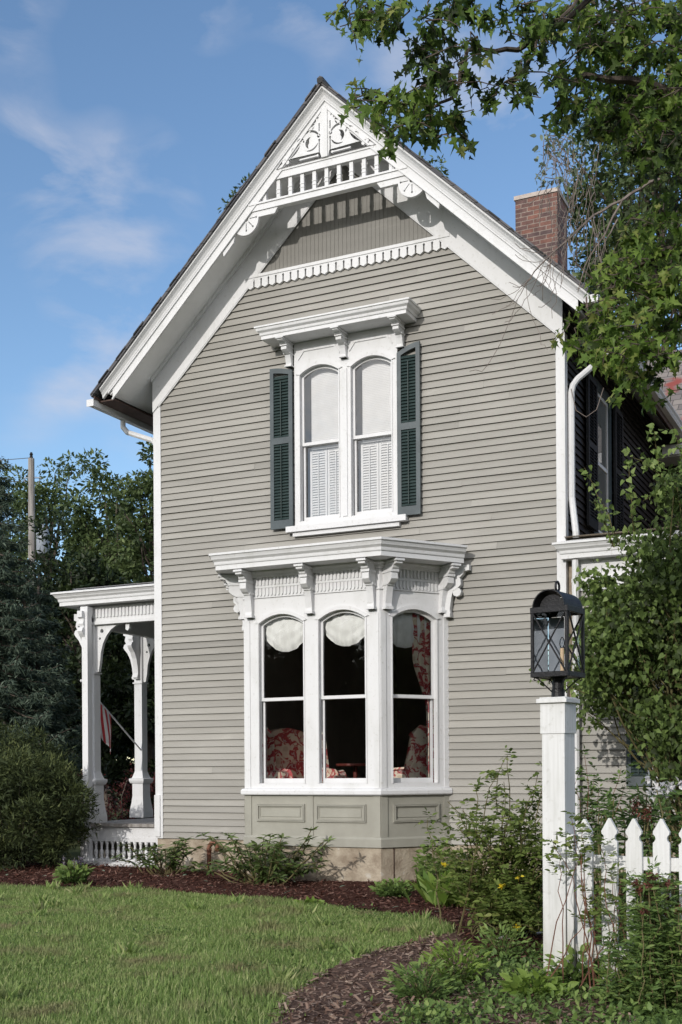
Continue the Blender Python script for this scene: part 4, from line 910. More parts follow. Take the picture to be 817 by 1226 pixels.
# ================================================================== POST, LANTERN, FENCE
RZ = R(-10)
ca, sa = math.cos(RZ), math.sin(RZ)
pc = P(669, 926, 8.07); POST = Vector((pc.x, pc.y, 0))
def plocal(o, rz=RZ):
    c, s_ = math.cos(rz), math.sin(rz)
    return lambda a, d, z: (o.x + a * c - d * s_, o.y + a * s_ + d * c, o.z + z)
lx = plocal(POST)
t = thing('lantern_post', tuple(POST), 'square white boxed post with flat cap at the end of the picket fence', 'post')
def bev(o, w=.004, seg=2):
    b = o.modifiers.new('soft', 'BEVEL'); b.width = w; b.segments = seg; b.limit_method = 'ANGLE'; return o
m = MB(lx); h = .0835
m.box(-h, h, -h, h, -.05, 1.905)
bev(m.build('shaft', MT['fencewood'], t))
m = MB(lx); k = h + .007
for a0, a1, b0, b1 in ((-k, k, -k, -h - .0005), (-k, k, h + .0005, k), (-k, -h - .0005, -h, h), (h + .0005, k, -h, h)): m.box(a0, a1, b0, b1, 1.70, 1.9045)
m.build('collar_board', MT['fencewood'], t)
m = MB(lx); m.box(-h - .028, h + .028, -h - .028, h + .028, 1.9055, 1.935); m.box(-h - .012, h + .012, -h - .012, h + .012, 1.9355, 1.945); bev(m.build('cap', MT['fencewood'], t))
# lantern
t = thing('lantern', (POST.x, POST.y, 1.945), 'black iron carriage lantern with barrel roof and crossed bars on the white post', 'lantern')
LB, LT, hw_, hd_ = 2.115, 2.525, .132, .135
m = MB(lx)
for sx in (-1, 1):
    for sy in (-1, 1): m.box(sx * hw_ - .016 if sx > 0 else -hw_ - .004, hw_ + .004 if sx > 0 else -hw_ + .016, (hd_ - .016) if sy > 0 else -hd_ - .004, hd_ + .004 if sy > 0 else -hd_ + .016, LB - .03, LT + .02)
for z0, z1 in ((LB - .035, LB), (LT - .012, LT + .028)):
    m.box(-hw_ - .006, hw_ + .006, -hd_ - .006, -hd_ + .014, z0, z1); m.box(-hw_ - .006, hw_ + .006, hd_ - .014, hd_ + .006, z0, z1)
    m.box(-hw_ - .006, -hw_ + .014, -hd_ + .0145, hd_ - .0145, z0, z1); m.box(hw_ - .014, hw_ + .006, -hd_ + .0145, hd_ - .0145, z0, z1)
m.box(-hw_ + .015, hw_ - .015, -hd_ + .015, hd_ - .015, LB - .032, LB - .022)
bev(m.build('frame', MT['black'], t), .002, 1)
m = MB(lx)
for sy in (-1, 1):
    y = sy * (hd_ + .001)
    m.tube([(-hw_ + .012, y, LB), (hw_ - .012, y, LT - .01)], .0062, 6); m.tube([(hw_ - .012, y + .004 * sy, LB), (-hw_ + .012, y + .004 * sy, LT - .01)], .0062, 6); m.lathe([(.012, -.006), (.012, .006)], (0, y, (LB + LT) / 2), 8)
for sx in (-1, 1):
    x = sx * (hw_ + .001)
    m.tube([(x, -hd_ + .012, LB), (x, hd_ - .012, LT - .01)], .0062, 6); m.tube([(x + .004 * sx, hd_ - .012, LB), (x + .004 * sx, -hd_ + .012, LT - .01)], .0062, 6)
m.box(.002, .016, hd_ - .03, hd_ - .016, LB, LT); m.build('cross_bars', MT['black'], t)
for nm, (a, b) in (('f', ((-1, -1), (1, -1))), ('r', ((1, -1), (1, 1))), ('b', ((1, 1), (-1, 1))), ('l', ((-1, 1), (-1, -1)))):
    m = MB(lx); e = .012; m.add([(a[0] * (hw_ - e), a[1] * (hd_ - e), LB), (b[0] * (hw_ - e), b[1] * (hd_ - e), LB), (b[0] * (hw_ - e), b[1] * (hd_ - e), LT - .012), (a[0] * (hw_ - e), a[1] * (hd_ - e), LT - .012)], [(0, 1, 2, 3)]); m.build('glass_pane', MT['lampglass'], t)
m = MB(lx); rr_ = .118; zc0 = LT + .025; n = 18
def arcp(r, z0=zc0): return [(r * math.cos(math.pi * i / n), z0 + r * .98 * math.sin(math.pi * i / n)) for i in range(n + 1)]
m.plate(arcp(rr_) + arcp(rr_ - .007)[::-1], -hd_ - .012, hd_ + .012); m.build('barrel_hood', MT['black'], t, smooth=False)
m = MB(lx); m.plate(arcp(.088), -hd_ + .045, -hd_ + .05); m.plate(arcp(.088), hd_ - .05, hd_ - .045); m.plate([(-hw_ + .015, zc0 - .001), (hw_ - .015, zc0 - .001), (hw_ - .015, zc0 + .004), (-hw_ + .015, zc0 + .004)], -hd_ + .015, hd_ - .015, holes=[disc(0, zc0 + .0015, .001, 4)]); m.build('end_plate', MT['black'], t)
m = MB(lx); ring = [(0 + .0 * math.sin(a), .028 * math.cos(a), zc0 + rr_ + .032 + .034 * math.sin(a)) for a in [2 * math.pi * i / 16 for i in range(17)]]; m.tube(ring, .0085, 7, cap=False); m.lathe([(.02, -.008), (.012, .004), (.009, .01)], (0, 0, zc0 + rr_ - .004), 10); m.build('hanging_loop', MT['black'], t, smooth=True)
m = MB(lx); m.lathe([(.046, 0), (.046, .055), (.040, .06), (.040, .12), (.05, .125), (.05, .142)], (0, 0, 1.9455), 14)
for a in range(4):
    an = R(45 + 90 * a); c, s_ = math.cos(an), math.sin(an); pts = [(c * .045, s_ * .045, 1.985), (c * .10, s_ * .10, 2.035), (c * .14, s_ * .14, 2.07), (c * .165, s_ * .165, 2.08), (c * .172, s_ * .172, 2.068), (c * .16, s_ * .16, 2.06)]
    m.tube(pts, .0048, 5)
m.build('neck', MT['black'], t)
m = MB(lx); m.lathe([(.014, 0), (.014, .16), (.01, .165)], (.032, .0, LB), 10); m.build('candle_sleeve', MT['candle'], t)
m = MB(lx); m.lathe([(.012, 0), (.02, .03), (.016, .055), (.004, .075)], (.032, 0, LB + .166), 10); m.build('bulb', MT['lampglass'], t, smooth=True)
m = MB(lx); m.box(-hw_ + .016, .0, hd_ - .034, hd_ - .030, LB, LT - .02); m.build('reflector', MT['steel'], t)
# fence
f0 = POST + Vector((ca * .19, sa * .19, 0)); fx = plocal(f0)
t = thing('picket_fence', tuple(f0), 'white wooden picket fence with spade topped pickets beside the lantern post', 'fence')
m = MB(fx); m.box(-.098, -.052, -.075, .05, -.03, 1.02); m.build('filler_board', MT['fencewood'], t)
m = MB(fx); m.box(-.1, 3.6, -.03, .012, .80, .885); m.box(-.1, 3.6, -.03, .012, .20, .285); m.build('rail', MT['fencewood'], t)
def picket(x, h):
    w = .055
    pf = [(x - w, 0), (x + w, 0), (x + w, h - .155)] + [(x + w + .006 - .024 * math.sin(R(a)), h - .127 - .028 * math.cos(R(a))) for a in (20, 60, 90, 120, 160)] + [(x + w, h - .085), (x + .006, h), (x - .006, h), (x - w, h - .085)] + [(x - w - .006 + .024 * math.sin(R(a)), h - .127 + .028 * math.cos(R(a))) for a in (20, 60, 90, 120, 160)] + [(x - w, h - .155)]
    tl, dy = random.gauss(0, .006), random.gauss(0, .003)
    m = MB(lambda a, d, z: fx(a + tl * z, d + dy, z)); m.plate(pf, -.058, -.0345); m.build('picket', MT['fencewood'], t)
for i in range(20): picket(.02 + .1755 * i, 1.13 + random.uniform(-.006, .006))
for x in (1.9, 3.5): m = MB(fx); m.box(x - .05, x + .05, .013, .11, 0, 1.1); m.build('fence_post', MT['fencewood'], t)
# ================================================================== GROUND
LAWN = [(-9, -6.0), (-4, -3.6), (-1.6, -3.25), (-.29, -3.09), (.71, -2.75), (2.68, -2.87), (4.05, -3.3), (5.18, -3.62), (6.1, -4.2), (6.5, -4.85), (6.38, -5.3), (6.30, -6.1), (6.36, -7.1), (6.52, -8.1), (6.84, -8.85), (7.5, -10), (8.3, -12.2), (8.6, -16), (-9, -16)]
BED = [(-9, 1.2), (-9, -6.0), (-4, -3.6), (-1.6, -3.25), (-.29, -3.09), (.71, -2.75), (2.68, -2.87), (4.05, -3.3), (5.18, -3.62), (6.1, -4.2), (6.5, -4.85), (7.2, -6.2), (11.5, -6.6), (11.5, .4), (0, .4)]
PATH = [(6.5, -4.85), (6.38, -5.3), (6.30, -6.1), (6.36, -7.1), (6.52, -8.1), (6.84, -8.85), (7.5, -10), (8.3, -12.2), (10.5, -12), (9.5, -9.5), (8, -6.6), (7.2, -6.2)]
def sheet(name, poly, z, res, amp, mat, edge=.0):
    p = np.array(poly); x0, y0 = p.min(0); x1, y1 = p.max(0)
    nx, ny = int((x1 - x0) / res) + 1, int((y1 - y0) / res) + 1
    X, Y = np.meshgrid(x0 + np.arange(nx + 1) * res, y0 + np.arange(ny + 1) * res, indexing='ij')
    c = inpoly(X[:-1, :-1] + res / 2, Y[:-1, :-1] + res / 2, poly)
    Z = z + amp * rng.random(X.shape) + amp * 1.2 * np.sin(X * 2.3 + Y) * np.sin(Y * 1.9 - X * .7)
    idx = np.arange(X.size).reshape(X.shape)
    a, b, cc, d = idx[:-1, :-1][c], idx[1:, :-1][c], idx[1:, 1:][c], idx[:-1, 1:][c]
    T = np.concatenate([np.stack([a, b, cc], 1), np.stack([a, cc, d], 1)])
    used = np.unique(T); mp = np.zeros(X.size, int); mp[used] = np.arange(len(used))
    V = np.stack([X.ravel(), Y.ravel(), Z.ravel()], 1)[used]
    o = mesh_np(name, V, mp[T], np.zeros(len(T)), mat); o['kind'] = 'structure'; return o
m = MB(); m.add([(-600, -600, -.06), (600, -600, -.06), (600, 600, -.06), (-600, 600, -.06)], [(0, 1, 2, 3)]); tag(m.build('ground', MT['soil']), kind='structure')
sheet('lawn', LAWN, -.03, .12, .015, MT['soil'])
sheet('mulch_bed', BED, -.0, .05, .018, MT['mulch'])
sheet('mulch_path', PATH, .0, .05, .016, MT['pathmulch'])
def scatter(poly, n, dens=None):
    p = np.array(poly); lo, hi = p.min(0), p.max(0); out = []
    tot = 0
    while tot < n:
        q = lo + rng.random((n, 2)) * (hi - lo); q = q[inpoly(q[:, 0], q[:, 1], poly)]
        if dens is not None: q = q[rng.random(len(q)) < dens(q[:, 0], q[:, 1])]
        out.append(q); tot += len(q)
    return np.concatenate(out)[:n]
def insee(x, y, pad=.22):
    dx, dy = x - CP.x, y - CP.y; D = dx * FV.x + dy * FV.y; X = dx * RV.x + dy * RV.y
    u = X / np.maximum(D, .1); return (D > 5.2) & (D < 60) & (u > -.288 - pad) & (u < .288 + pad)
q = scatter(BED, 52000, lambda x, y: insee(x, y) * 1.0)
d = rng.normal(size=(len(q), 3)); d[:, 2] *= .25
leaves('mulch_chips', np.c_[q, .015 + .03 * rng.random(len(q))], .018 + .05 * rng.random(len(q)) ** 2, 'chip', MT['chip'], dirs=d, up=.75, kind='stuff')
q = scatter(PATH, 9000, lambda x, y: insee(x, y) * 1.0)
d = rng.normal(size=(len(q), 3)); d[:, 2] *= .25
leaves('path_chips', np.c_[q, .012 + .03 * rng.random(len(q))], .018 + .05 * rng.random(len(q)) ** 2, 'chip', MT['pathchip'], dirs=d, up=.75, kind='stuff')
def dens(x, y): return insee(x, y) * np.clip(.72 + .4 * np.sin(x * 2.1 + 1.3 * np.sin(y * 1.7)) * np.sin(y * 2.6 + x * .8) + .25 * np.sin(x * 5.3 - y * 4.1), .45, 1)
# visible lawn: denser close to the camera
def grass(n, hmin, hmax):
    q = scatter(LAWN, n, dens); nn = len(q)
    q = q + rng.normal(size=q.shape) * (.02 + .08 * (rng.random((nn, 1)) ** 5))
    h = hmin + (hmax - hmin) * rng.random(nn) ** 1.5 * (.75 + .35 * np.sin(q[:, 0] * 3.1 + q[:, 1] * 1.3)); w = .0025 + .0025 * rng.random(nn)
    az = rng.random(nn) * 2 * np.pi; lean = h * (.15 + .8 * rng.random(nn) ** 1.5); ux, uy = np.cos(az), np.sin(az)
    base = np.c_[q, -.012 * np.ones(nn)]; px_, py_ = -uy * w, ux * w
    P0 = base + np.c_[px_, py_, 0 * w]; P1 = base - np.c_[px_, py_, 0 * w]
    mid = base + np.c_[ux * lean * .35, uy * lean * .35, h * .62]; P2 = mid + np.c_[px_, py_, 0 * w] * .8; P3 = mid - np.c_[px_, py_, 0 * w] * .8
    P4 = base + np.c_[ux * lean, uy * lean, h]
    V = np.stack([P0, P1, P2, P3, P4], 1).reshape(-1, 3)
    T = (np.array([(0, 1, 3), (0, 3, 2), (2, 3, 4)])[None] + (np.arange(nn) * 5)[:, None, None]).reshape(-1, 3)
    return V, T, np.repeat(rng.random(nn) ** 1.2, 3)
V, T, r_ = grass(330000, .025, .095); o = mesh_np('lawn_grass', V, T, r_, MT['grass']); o['kind'] = 'stuff'
cq = np.concatenate([c + rng.normal(size=(130, 2)) * np.array([.22, .16]) for c in scatter(LAWN, 26, lambda x, y: insee(x, y) * 1.)]); cq = cq[inpoly(cq[:, 0], cq[:, 1], LAWN)]
leaves('lawn_clover', np.c_[cq, .02 + .045 * rng.random(len(cq))], .022 + .02 * rng.random(len(cq)), 'ovate', MT['low'], up=.85, kind='stuff')
tq = np.concatenate([c + rng.normal(size=(40, 2)) * .035 for c in scatter(LAWN, 36, lambda x, y: insee(x, y) * 1.)]); k_ = len(tq); az_ = rng.random(k_) * 6.28
leaves('grass_tufts', np.c_[tq, np.zeros(k_)], .08 + .09 * rng.random(k_), 'tri', MT['grass'], dirs=np.c_[np.cos(az_) * .6, np.sin(az_) * .6, .4 + rng.random(k_)], up=.3, kind='stuff')
fq = scatter(BED, 140, lambda x, y: insee(x, y) * 1.); leaves('fallen_leaves', np.c_[fq, .05 + .02 * rng.random(len(fq))], .05 + .05 * rng.random(len(fq)), 'ovate', MT['sage'], dirs=np.c_[rng.normal(size=(len(fq), 2)), np.zeros(len(fq))], up=.9, rnd=rng.random(len(fq)), kind='stuff')
# ================================================================== PLANTS
def blob(n, c, r, shell=.5):
    """n points in an ellipsoid, pushed towards its surface"""
    d = unit(rng.normal(size=(n, 3))); rad = rng.random(n) ** (1 / 3.) ; rad = shell * (rad ** .35) + (1 - shell) * rad
    return np.asarray(c) + d * rad[:, None] * np.asarray(r), d
def bez(a, b, sag=0., n=7, wob=.0):
    a, b = Vector(a), Vector(b); l = (b - a).length; o_ = []
    for i in range(n):
        t_ = i / (n - 1); p = a.lerp(b, t_) + Vector((0, 0, sag * l * 4 * t_ * (1 - t_)))
        if 0 < i < n - 1: p += Vector((random.gauss(0, wob), random.gauss(0, wob), random.gauss(0, wob))) * l
        o_.append(p)
    return o_
def tree(name, base, height, crown_c, crown_r, label, group, mat, leaf=.2, nl=70, per=110, shape='diam', lump=.28, trunk_r=.22, bark='bark', seedpts=None, core=True):
    base = Vector(base); t = thing(name, tuple(base), label, 'tree', group)
    m = MB(); top = Vector(crown_c) + Vector((0, 0, crown_r[2] * .5))
    pts = bez(base, top, 0, 8, .012); m.tube(pts, [trunk_r * (1 - .85 * i / 7) for i in range(8)], 8)
    L_, Dn = blob(nl, crown_c, crown_r, .45)
    L_ += rng.normal(size=L_.shape) * np.array(crown_r) * .07
    AP = []; AD = []; AR = []; AN = []
    for i in range(nl):
        c = L_[i]; lr = lump * (.6 + .8 * random.random()) * min(crown_r)
        if i % 2 == 0:
            k = min(6, max(2, int(7 * (c[2] - base.z) / max(.1, (top.z - base.z)) * .8))); s_ = pts[k]
            if s_.z > c[2] and k > 2: s_ = pts[k - 1]
            br = bez(s_, c, .06, 6, .03); m.tube(br, [trunk_r * .28 * (1 - .85 * j / 5) for j in range(6)], 5, cap=False)
        p, d_ = blob(per, c, (lr, lr, lr * .75), .35)
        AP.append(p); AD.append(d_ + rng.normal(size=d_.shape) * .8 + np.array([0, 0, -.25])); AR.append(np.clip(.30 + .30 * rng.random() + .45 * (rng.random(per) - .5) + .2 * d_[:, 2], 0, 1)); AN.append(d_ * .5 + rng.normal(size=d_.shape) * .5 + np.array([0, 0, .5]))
    m.build('trunk', MT[bark], t)
    AP = np.concatenate(AP); n = len(AP)
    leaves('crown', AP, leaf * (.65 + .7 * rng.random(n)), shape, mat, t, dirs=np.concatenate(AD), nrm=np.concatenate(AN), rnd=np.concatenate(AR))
    return t
TG = 'trees behind the house and porch'
def bgtree(u, D, vtop, halfpx, label, mat='far', nl=120, per=150, leaf=.22, bot=.10, ry=None, lump=.26):
    g = G(u, D); H = P(u, vtop, D).z; rx = halfpx / FPX * D
    zc_ = H * (1 + bot) / 2; return tree('background_tree', g, H, (g.x, g.y, zc_), (rx, rx * .9, H * (1 - bot) / 2), label, TG, MT[mat], leaf, nl, per, 'diam', lump, .28)
bgtree(62, 50, 545, 75, 'tall rounded green tree right behind the utility pole', nl=150, per=150)
bgtree(132, 47, 552, 62, 'tall feathery green tree rising behind the middle of the porch roof', nl=150, per=150)
bgtree(190, 44, 545, 62, 'tall green tree right behind the left corner of the house above the porch', nl=150, per=150)
bgtree(-95, 52, 560, 80, 'broad green tree left of the spruces, mostly cut off by the left edge', nl=120, per=120)
bgtree(8, 56, 575, 60, 'leftmost dark green tree behind the taller spruce', nl=110, per=140)
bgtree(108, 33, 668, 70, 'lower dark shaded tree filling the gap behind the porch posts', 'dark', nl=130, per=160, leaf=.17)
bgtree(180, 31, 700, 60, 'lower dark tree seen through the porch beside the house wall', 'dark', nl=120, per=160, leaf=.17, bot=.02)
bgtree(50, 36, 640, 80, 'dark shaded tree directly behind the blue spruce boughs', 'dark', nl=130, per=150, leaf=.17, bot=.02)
bgtree(330, 60, 178, 60, 'tall far tree whose tip shows left of the gable over the roof', nl=130, per=120, leaf=.26, bot=.55)
bgtree(500, 58, 175, 50, 'tall far tree whose tip shows right of the gable over the roof', nl=130, per=120, leaf=.26, bot=.55)
# spruces
def spruce(u, D, vtop, halfpx, label, n_wh=26):
    g = G(u, D); H = P(u, vtop, D).z; Rm = halfpx / FPX * D
    t = thing('spruce_tree', tuple(g), label, 'spruce', 'spruces left of the porch')
    m = MB(); m.tube(bez(g, g + Vector((0, 0, H)), 0, 6, .003), [.2 * (1 - .17 * i) for i in range(6)], 7)
    AP = []; AD = []; AR = []
    for w in range(n_wh):
        f = w / n_wh; z = H * (.02 + .96 * f); r = Rm * (1 - f) ** .75 + .12
        nb = 9 if f < .7 else 6; a0 = random.random() * 6
        for b in range(nb):
            a = a0 + 2 * math.pi * b / nb + random.uniform(-.2, .2); rl = r * random.uniform(.75, 1.12)
            st = Vector((g.x, g.y, z)); en = Vector((g.x + math.cos(a) * rl, g.y + math.sin(a) * rl, z - rl * random.uniform(.18, .32)))
            pl = bez(st, en, -.10 + random.uniform(-.04, .02), 6, .01); pl[-1].z += rl * .07; m.tube(pl, [.03 * (1 - .15 * i) for i in range(6)], 4, cap=False)
            k = int(55 * rl / 1.5) + 12
            tt = rng.random(k) ** .7; seg = np.clip((tt * 5).astype(int), 0, 4); fr = tt * 5 - seg; A = np.array([tuple(p) for p in pl])
            p = A[seg] * (1 - fr)[:, None] + A[seg + 1] * fr[:, None]
            dv_ = unit(np.tile(np.array(en - st), (k, 1))); side = np.c_[-dv_[:, 1], dv_[:, 0], 0 * dv_[:, 0]] * rng.choice([-1, 1], k)[:, None]
            p = p + side * (rng.random(k) * .34 * rl * (1.05 - tt))[:, None] + np.c_[np.zeros((k, 2)), -rng.random(k) * .12]
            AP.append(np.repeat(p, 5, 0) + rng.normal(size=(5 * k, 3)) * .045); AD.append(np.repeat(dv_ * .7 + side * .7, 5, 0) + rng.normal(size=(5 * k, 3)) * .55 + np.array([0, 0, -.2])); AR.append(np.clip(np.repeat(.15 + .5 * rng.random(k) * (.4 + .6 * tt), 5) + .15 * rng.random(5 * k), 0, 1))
    m.build('trunk', MT['bark'], t); AP = np.concatenate(AP)
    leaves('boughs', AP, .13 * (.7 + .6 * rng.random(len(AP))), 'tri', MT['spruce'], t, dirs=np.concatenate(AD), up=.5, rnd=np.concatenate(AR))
spruce(-8, 27, 522, 118, 'blue green spruce at the left edge with drooping boughs, the taller one'); spruce(48, 29, 688, 78, 'shorter dark spruce beside the porch with its top below the pole transformer', 20)
# utility pole
g = G(40, 38); H = P(40, 549, 38).z
t = thing('utility_pole', tuple(g), 'grey wooden utility pole with a transformer standing among the trees', 'pole')
m = MB(); m.lathe([(.15, 0), (.10, H)], (g.x, g.y, 0), 10); m.build('pole_shaft', MT['pole'], t)
ar = P(40, 572, 38).z; m = MB(); m.tube([g + RV * -.22 + Vector((0, 0, ar)), g + RV * .30 + Vector((0, 0, ar))], .022, 6); m.tube([g + RV * -.22 + Vector((0, 0, ar)), g + RV * -.22 + Vector((0, 0, ar - .14))], .014, 6); m.tube([g + RV * .30 + Vector((0, 0, ar)), g + RV * .2 + Vector((0, 0, ar - .22))], .014, 6); m.build('bracket_arm', MT['steel'], t)
m = MB(); m.lathe([(.03, 0), (.06, .04), (.04, .09), (.06, .13), (.03, .2)], (g.x, g.y, H), 8); m.build('insulator', MT['black'], t)
tz = P(40, 664, 38).z; c = g + RV * .36; m = MB(); m.lathe([(.20, 0), (.215, .03), (.215, .72), (.19, .80), (.06, .83), (.03, .86), (.05, .9), (.03, .98)], (c.x, c.y, tz), 14); m.build('transformer', MT['steel'], t, smooth=True)
for (vv, rr2, off) in ((548, .012, 0), (575, .01, .1)):
    z = P(40, vv, 38).z; a = g + Vector((0, 0, z)); b = a - RV * 40 + FV * 8 + Vector((0, 0, 1)); m = MB(); m.tube(bez(a, b, -.012, 12), rr2, 4); m.build('wire', MT['black'], t)
# shrubs and hedge
def shrub(name, label, cat, base, r, nl, per, leaf, shape, mat, lump=.3, stems=10, group=None, stem='stem', up=.45, bias=0, shell=.5, dirz=.2):
    base = Vector(base); t = thing(name, tuple(base), label, cat, group)
    c = (base.x, base.y, base.z + r[2]); L_, Dn = blob(nl, c, r, shell); L_[:, 2] = np.maximum(L_[:, 2], base.z + leaf * .3)
    m = MB(); AP = []; AD = []; AR = []
    for i in range(nl):
        lr = lump * min(r) * (.6 + .8 * random.random())
        if i < stems: m.tube(bez(base + Vector((random.gauss(0, .1 * r[0]), random.gauss(0, .1 * r[1]), -.02)), L_[i], .05, 6, .03), [.012 * max(.5, r[2]) * (1.2 - .18 * j) for j in range(6)], 5, cap=False)
        p, d_ = blob(per, L_[i], (lr, lr, lr), .35); p[:, 2] = np.maximum(p[:, 2], base.z + .01)
        AP.append(p); AD.append(d_ + rng.normal(size=d_.shape) * .6 + np.array([0, 0, dirz])); AR.append(np.clip(.25 + .3 * rng.random() + .5 * (rng.random(per) - .4) + .15 * d_[:, 2] + bias, 0, 1))
    if stems: m.build('stems', MT[stem], t)
    AP = np.concatenate(AP)
    leaves('foliage', AP, leaf * (.6 + .8 * rng.random(len(AP))), shape, MT[mat], t, dirs=np.concatenate(AD), up=up, rnd=np.concatenate(AR))
    return t
shrub('yew_shrub', 'large dark brownish green shrub at the left edge beside the porch', 'shrub', (-2.35, -.55, 0), (1.30, 1.0, .86), 190, 170, .085, 'tri', 'yew', .24, 24, stem='bark', shell=.75)
shrub('yew_shrub', 'taller dark shrub behind the left edge shrub, under the spruce boughs', 'shrub', (-4.5, 1.5, 0), (1.5, 1.3, 1.15), 150, 150, .10, 'tri', 'yew', .24, 18, stem='bark', shell=.7)
gh = G(158, 25.5); 
t = thing('barberry_hedge', tuple(gh), 'dark red hedge seen between the porch posts', 'hedge')
AP = []
for i in range(70):
    c = gh + RV * random.uniform(-2.2, 1.6) + FV * random.uniform(-.4, .4) + Vector((0, 0, random.uniform(.2, 1.5))); p, _ = blob(90, c, (.3, .3, .25), .3); AP.append(p)
AP = np.concatenate(AP); leaves('foliage', AP, .07 * (.6 + .8 * rng.random(len(AP))), 'diam', MT['redleaf'], t)
m = MB()
for i in range(14): c = gh + RV * random.uniform(-2, 1.4); m.tube(bez(c, c + Vector((random.uniform(-.2, .2), 0, 1.3)), 0, 4, .05), .012, 4)
m.build('stems', MT['bark'], t)
# rhododendrons: whorls of long leaves on stems
def rhodo(base, spots, label, leaf=.13, group='rhododendrons along the foundation'):
    base = Vector(base); t = thing('rhododendron', tuple(base), label, 'shrub', group); m = MB(); AP = []; AD = []; AR = []
    for (dx, dy, z) in spots:
        e = base + Vector((dx, dy, z)); pl = bez(base + Vector((dx * .25, dy * .25, -.02)), e, .05, 6, .03); m.tube(pl, [.012 - .0012 * j for j in range(6)], 5, cap=False)
        for lv in range(4):
            c = e - (e - pl[3]) * (.33 * lv) if lv else e
            n = 9 if lv == 0 else 6; a0 = random.random() * 6
            for k in range(n):
                a = a0 + 2 * math.pi * k / n + random.uniform(-.3, .3); upz = random.uniform(-.15, .75) if lv == 0 else random.uniform(-.5, .35)
                AP.append(tuple(c)); AD.append((math.cos(a), math.sin(a), upz)); AR.append(min(1, max(0, .3 + .25 * z + random.uniform(-.2, .3) - .1 * lv)))
    m.build('stems', MT['stem'], t); n = len(AP)
    leaves('foliage', AP, leaf * (.65 + .6 * rng.random(n)), 'lance', MT['rhodo'], t, dirs=np.array(AD), up=.75, rnd=np.array(AR)); return t
sp = [(random.gauss(0, .28), random.gauss(0, .2), random.uniform(.15, .50)) for _ in range(22)]
rhodo((.62, -.75, 0), sp, 'small sparse rhododendron against the stone foundation left of the rusty pipe')
sp = [(random.gauss(0, .45), random.gauss(0, .25), random.uniform(.12, .62)) for _ in range(50)] + [(-.55, 0, .62), (.62, .1, .70), (.25, 0, .60)]
rhodo((2.62, -1.40, 0), sp, 'larger spreading rhododendron under the left half of the bay window')
# small plants in the bed
def tuft(base, r, h, n, leaf, shape, mat, label, name='small_plant', cat='plant', stems=8, group=None, stem='stem'):
    base = Vector(base); t = thing(name, tuple(base), label, cat, group)
    a = rng.random(n) * 2 * np.pi; q_ = np.sqrt(rng.random(n)); zz = rng.random(n)
    p = np.c_[base.x + np.cos(a) * q_ * r * (.5 + .5 * zz), base.y + np.sin(a) * q_ * r * (.5 + .5 * zz), base.z + .01 + zz * h * np.sqrt(np.maximum(.05, 1 - .75 * q_ ** 2))]
    d = np.c_[np.cos(a) * (.4 + q_), np.sin(a) * (.4 + q_), .25 + .9 * rng.random(n)] + rng.normal(size=(n, 3)) * .35
    m = MB()
    for i in range(stems): m.tube(bez(base, p[i], .05, 4, .03), .004, 4, cap=False)
    m.build('stems', MT[stem], t)
    leaves('foliage', p, leaf * (.6 + .8 * rng.random(n)), shape, MT[mat], t, dirs=d, up=.6, rnd=np.clip(.2 + .6 * zz + .3 * (rng.random(n) - .5), 0, 1)); return t
b_ = onX(88, 1058, .36); t = tuft((.36, b_.y, 0), .22, .26, 330, .085, 'ovate', 'low', 'small leafy plant with faded violet flower spikes in the mulch left of the porch steps', 'flowering_plant')
m = MB(); fp = []
for k in range(5):
    c = Vector((.36 + random.uniform(-.1, .12), b_.y + random.uniform(-.08, .08), .2)); tp = c + Vector((random.uniform(-.03, .03), 0, random.uniform(.14, .24))); m.tube([c, tp], .004, 4)
    fp = []
    for j in range(26): fp.append(tuple(c.lerp(tp, .25 + .75 * random.random()) + Vector((random.gauss(0, .010), random.gauss(0, .01), 0))))
    leaves('flower_spike', fp, .03, 'ovate', MT['violet'], t)

m.build('flower_stalks', MT['stem'], t)
tuft((4.81, -2.30, 0), .26, .20, 620, .055, 'ovate', 'low', 'low round green plant in the mulch below the corner of the bay')
tuft((4.30, -3.42, .0), .16, .05, 60, .06, 'ovate', 'bright', 'flat bright green weed at the edge of the lawn', 'weed', 'weed')
# rose-like tangled bush left of the post
def canes(base, ends, m, pts_out, r=.007, sag=.08):
    for e in ends:
        e = Vector(e); b0 = Vector(base) + Vector((random.gauss(0, .18), random.gauss(0, .12), 0)); pl = bez(b0, e, sag, 9, .012); m.tube(pl, [r * (1.15 - .1 * j) for j in range(9)], 5, cap=False)
        for j in range(3, 9): pts_out.append((pl[j], (pl[min(8, j + 1)] - pl[j - 1]).normalized()))
def compound(pts, per, leaf, spread=.10, leaflets=5):
    AP = []; AD = []; AR = []
    for (p, d) in pts:
        for k in range(per):
            ax = Vector((random.gauss(0, 1), random.gauss(0, 1), random.gauss(.25, .5))).normalized(); st = p + Vector((random.gauss(0, .03),) * 1 + (random.gauss(0, .03), random.gauss(0, .03))); bsh = random.random()
            sd = ax.cross(Vector((0, 0, 1))).normalized()
            for l in range(leaflets):
                f = (l // 2 + 1) / (leaflets // 2 + 1.)
                q = st + ax * (spread * f); s_ = 0 if l == leaflets - 1 else (1 if l % 2 else -1)
                AP.append(tuple(q)); AD.append(tuple(ax * (.9 if s_ == 0 else .45) + sd * s_ * .8)); AR.append(min(1, max(0, .15 + .6 * bsh + random.uniform(-.15, .2))))
    return np.array(AP), np.array(AD), np.array(AR)
rb = onX(600, 1105, 6.95); RB = Vector((6.95, -4.85, 0))
t = thing('rose_bush', tuple(RB), 'tall tangled rose bush with yellow blooms between the bay window and the lantern post', 'rose bush')
m = MB(); pts = []; ends = []
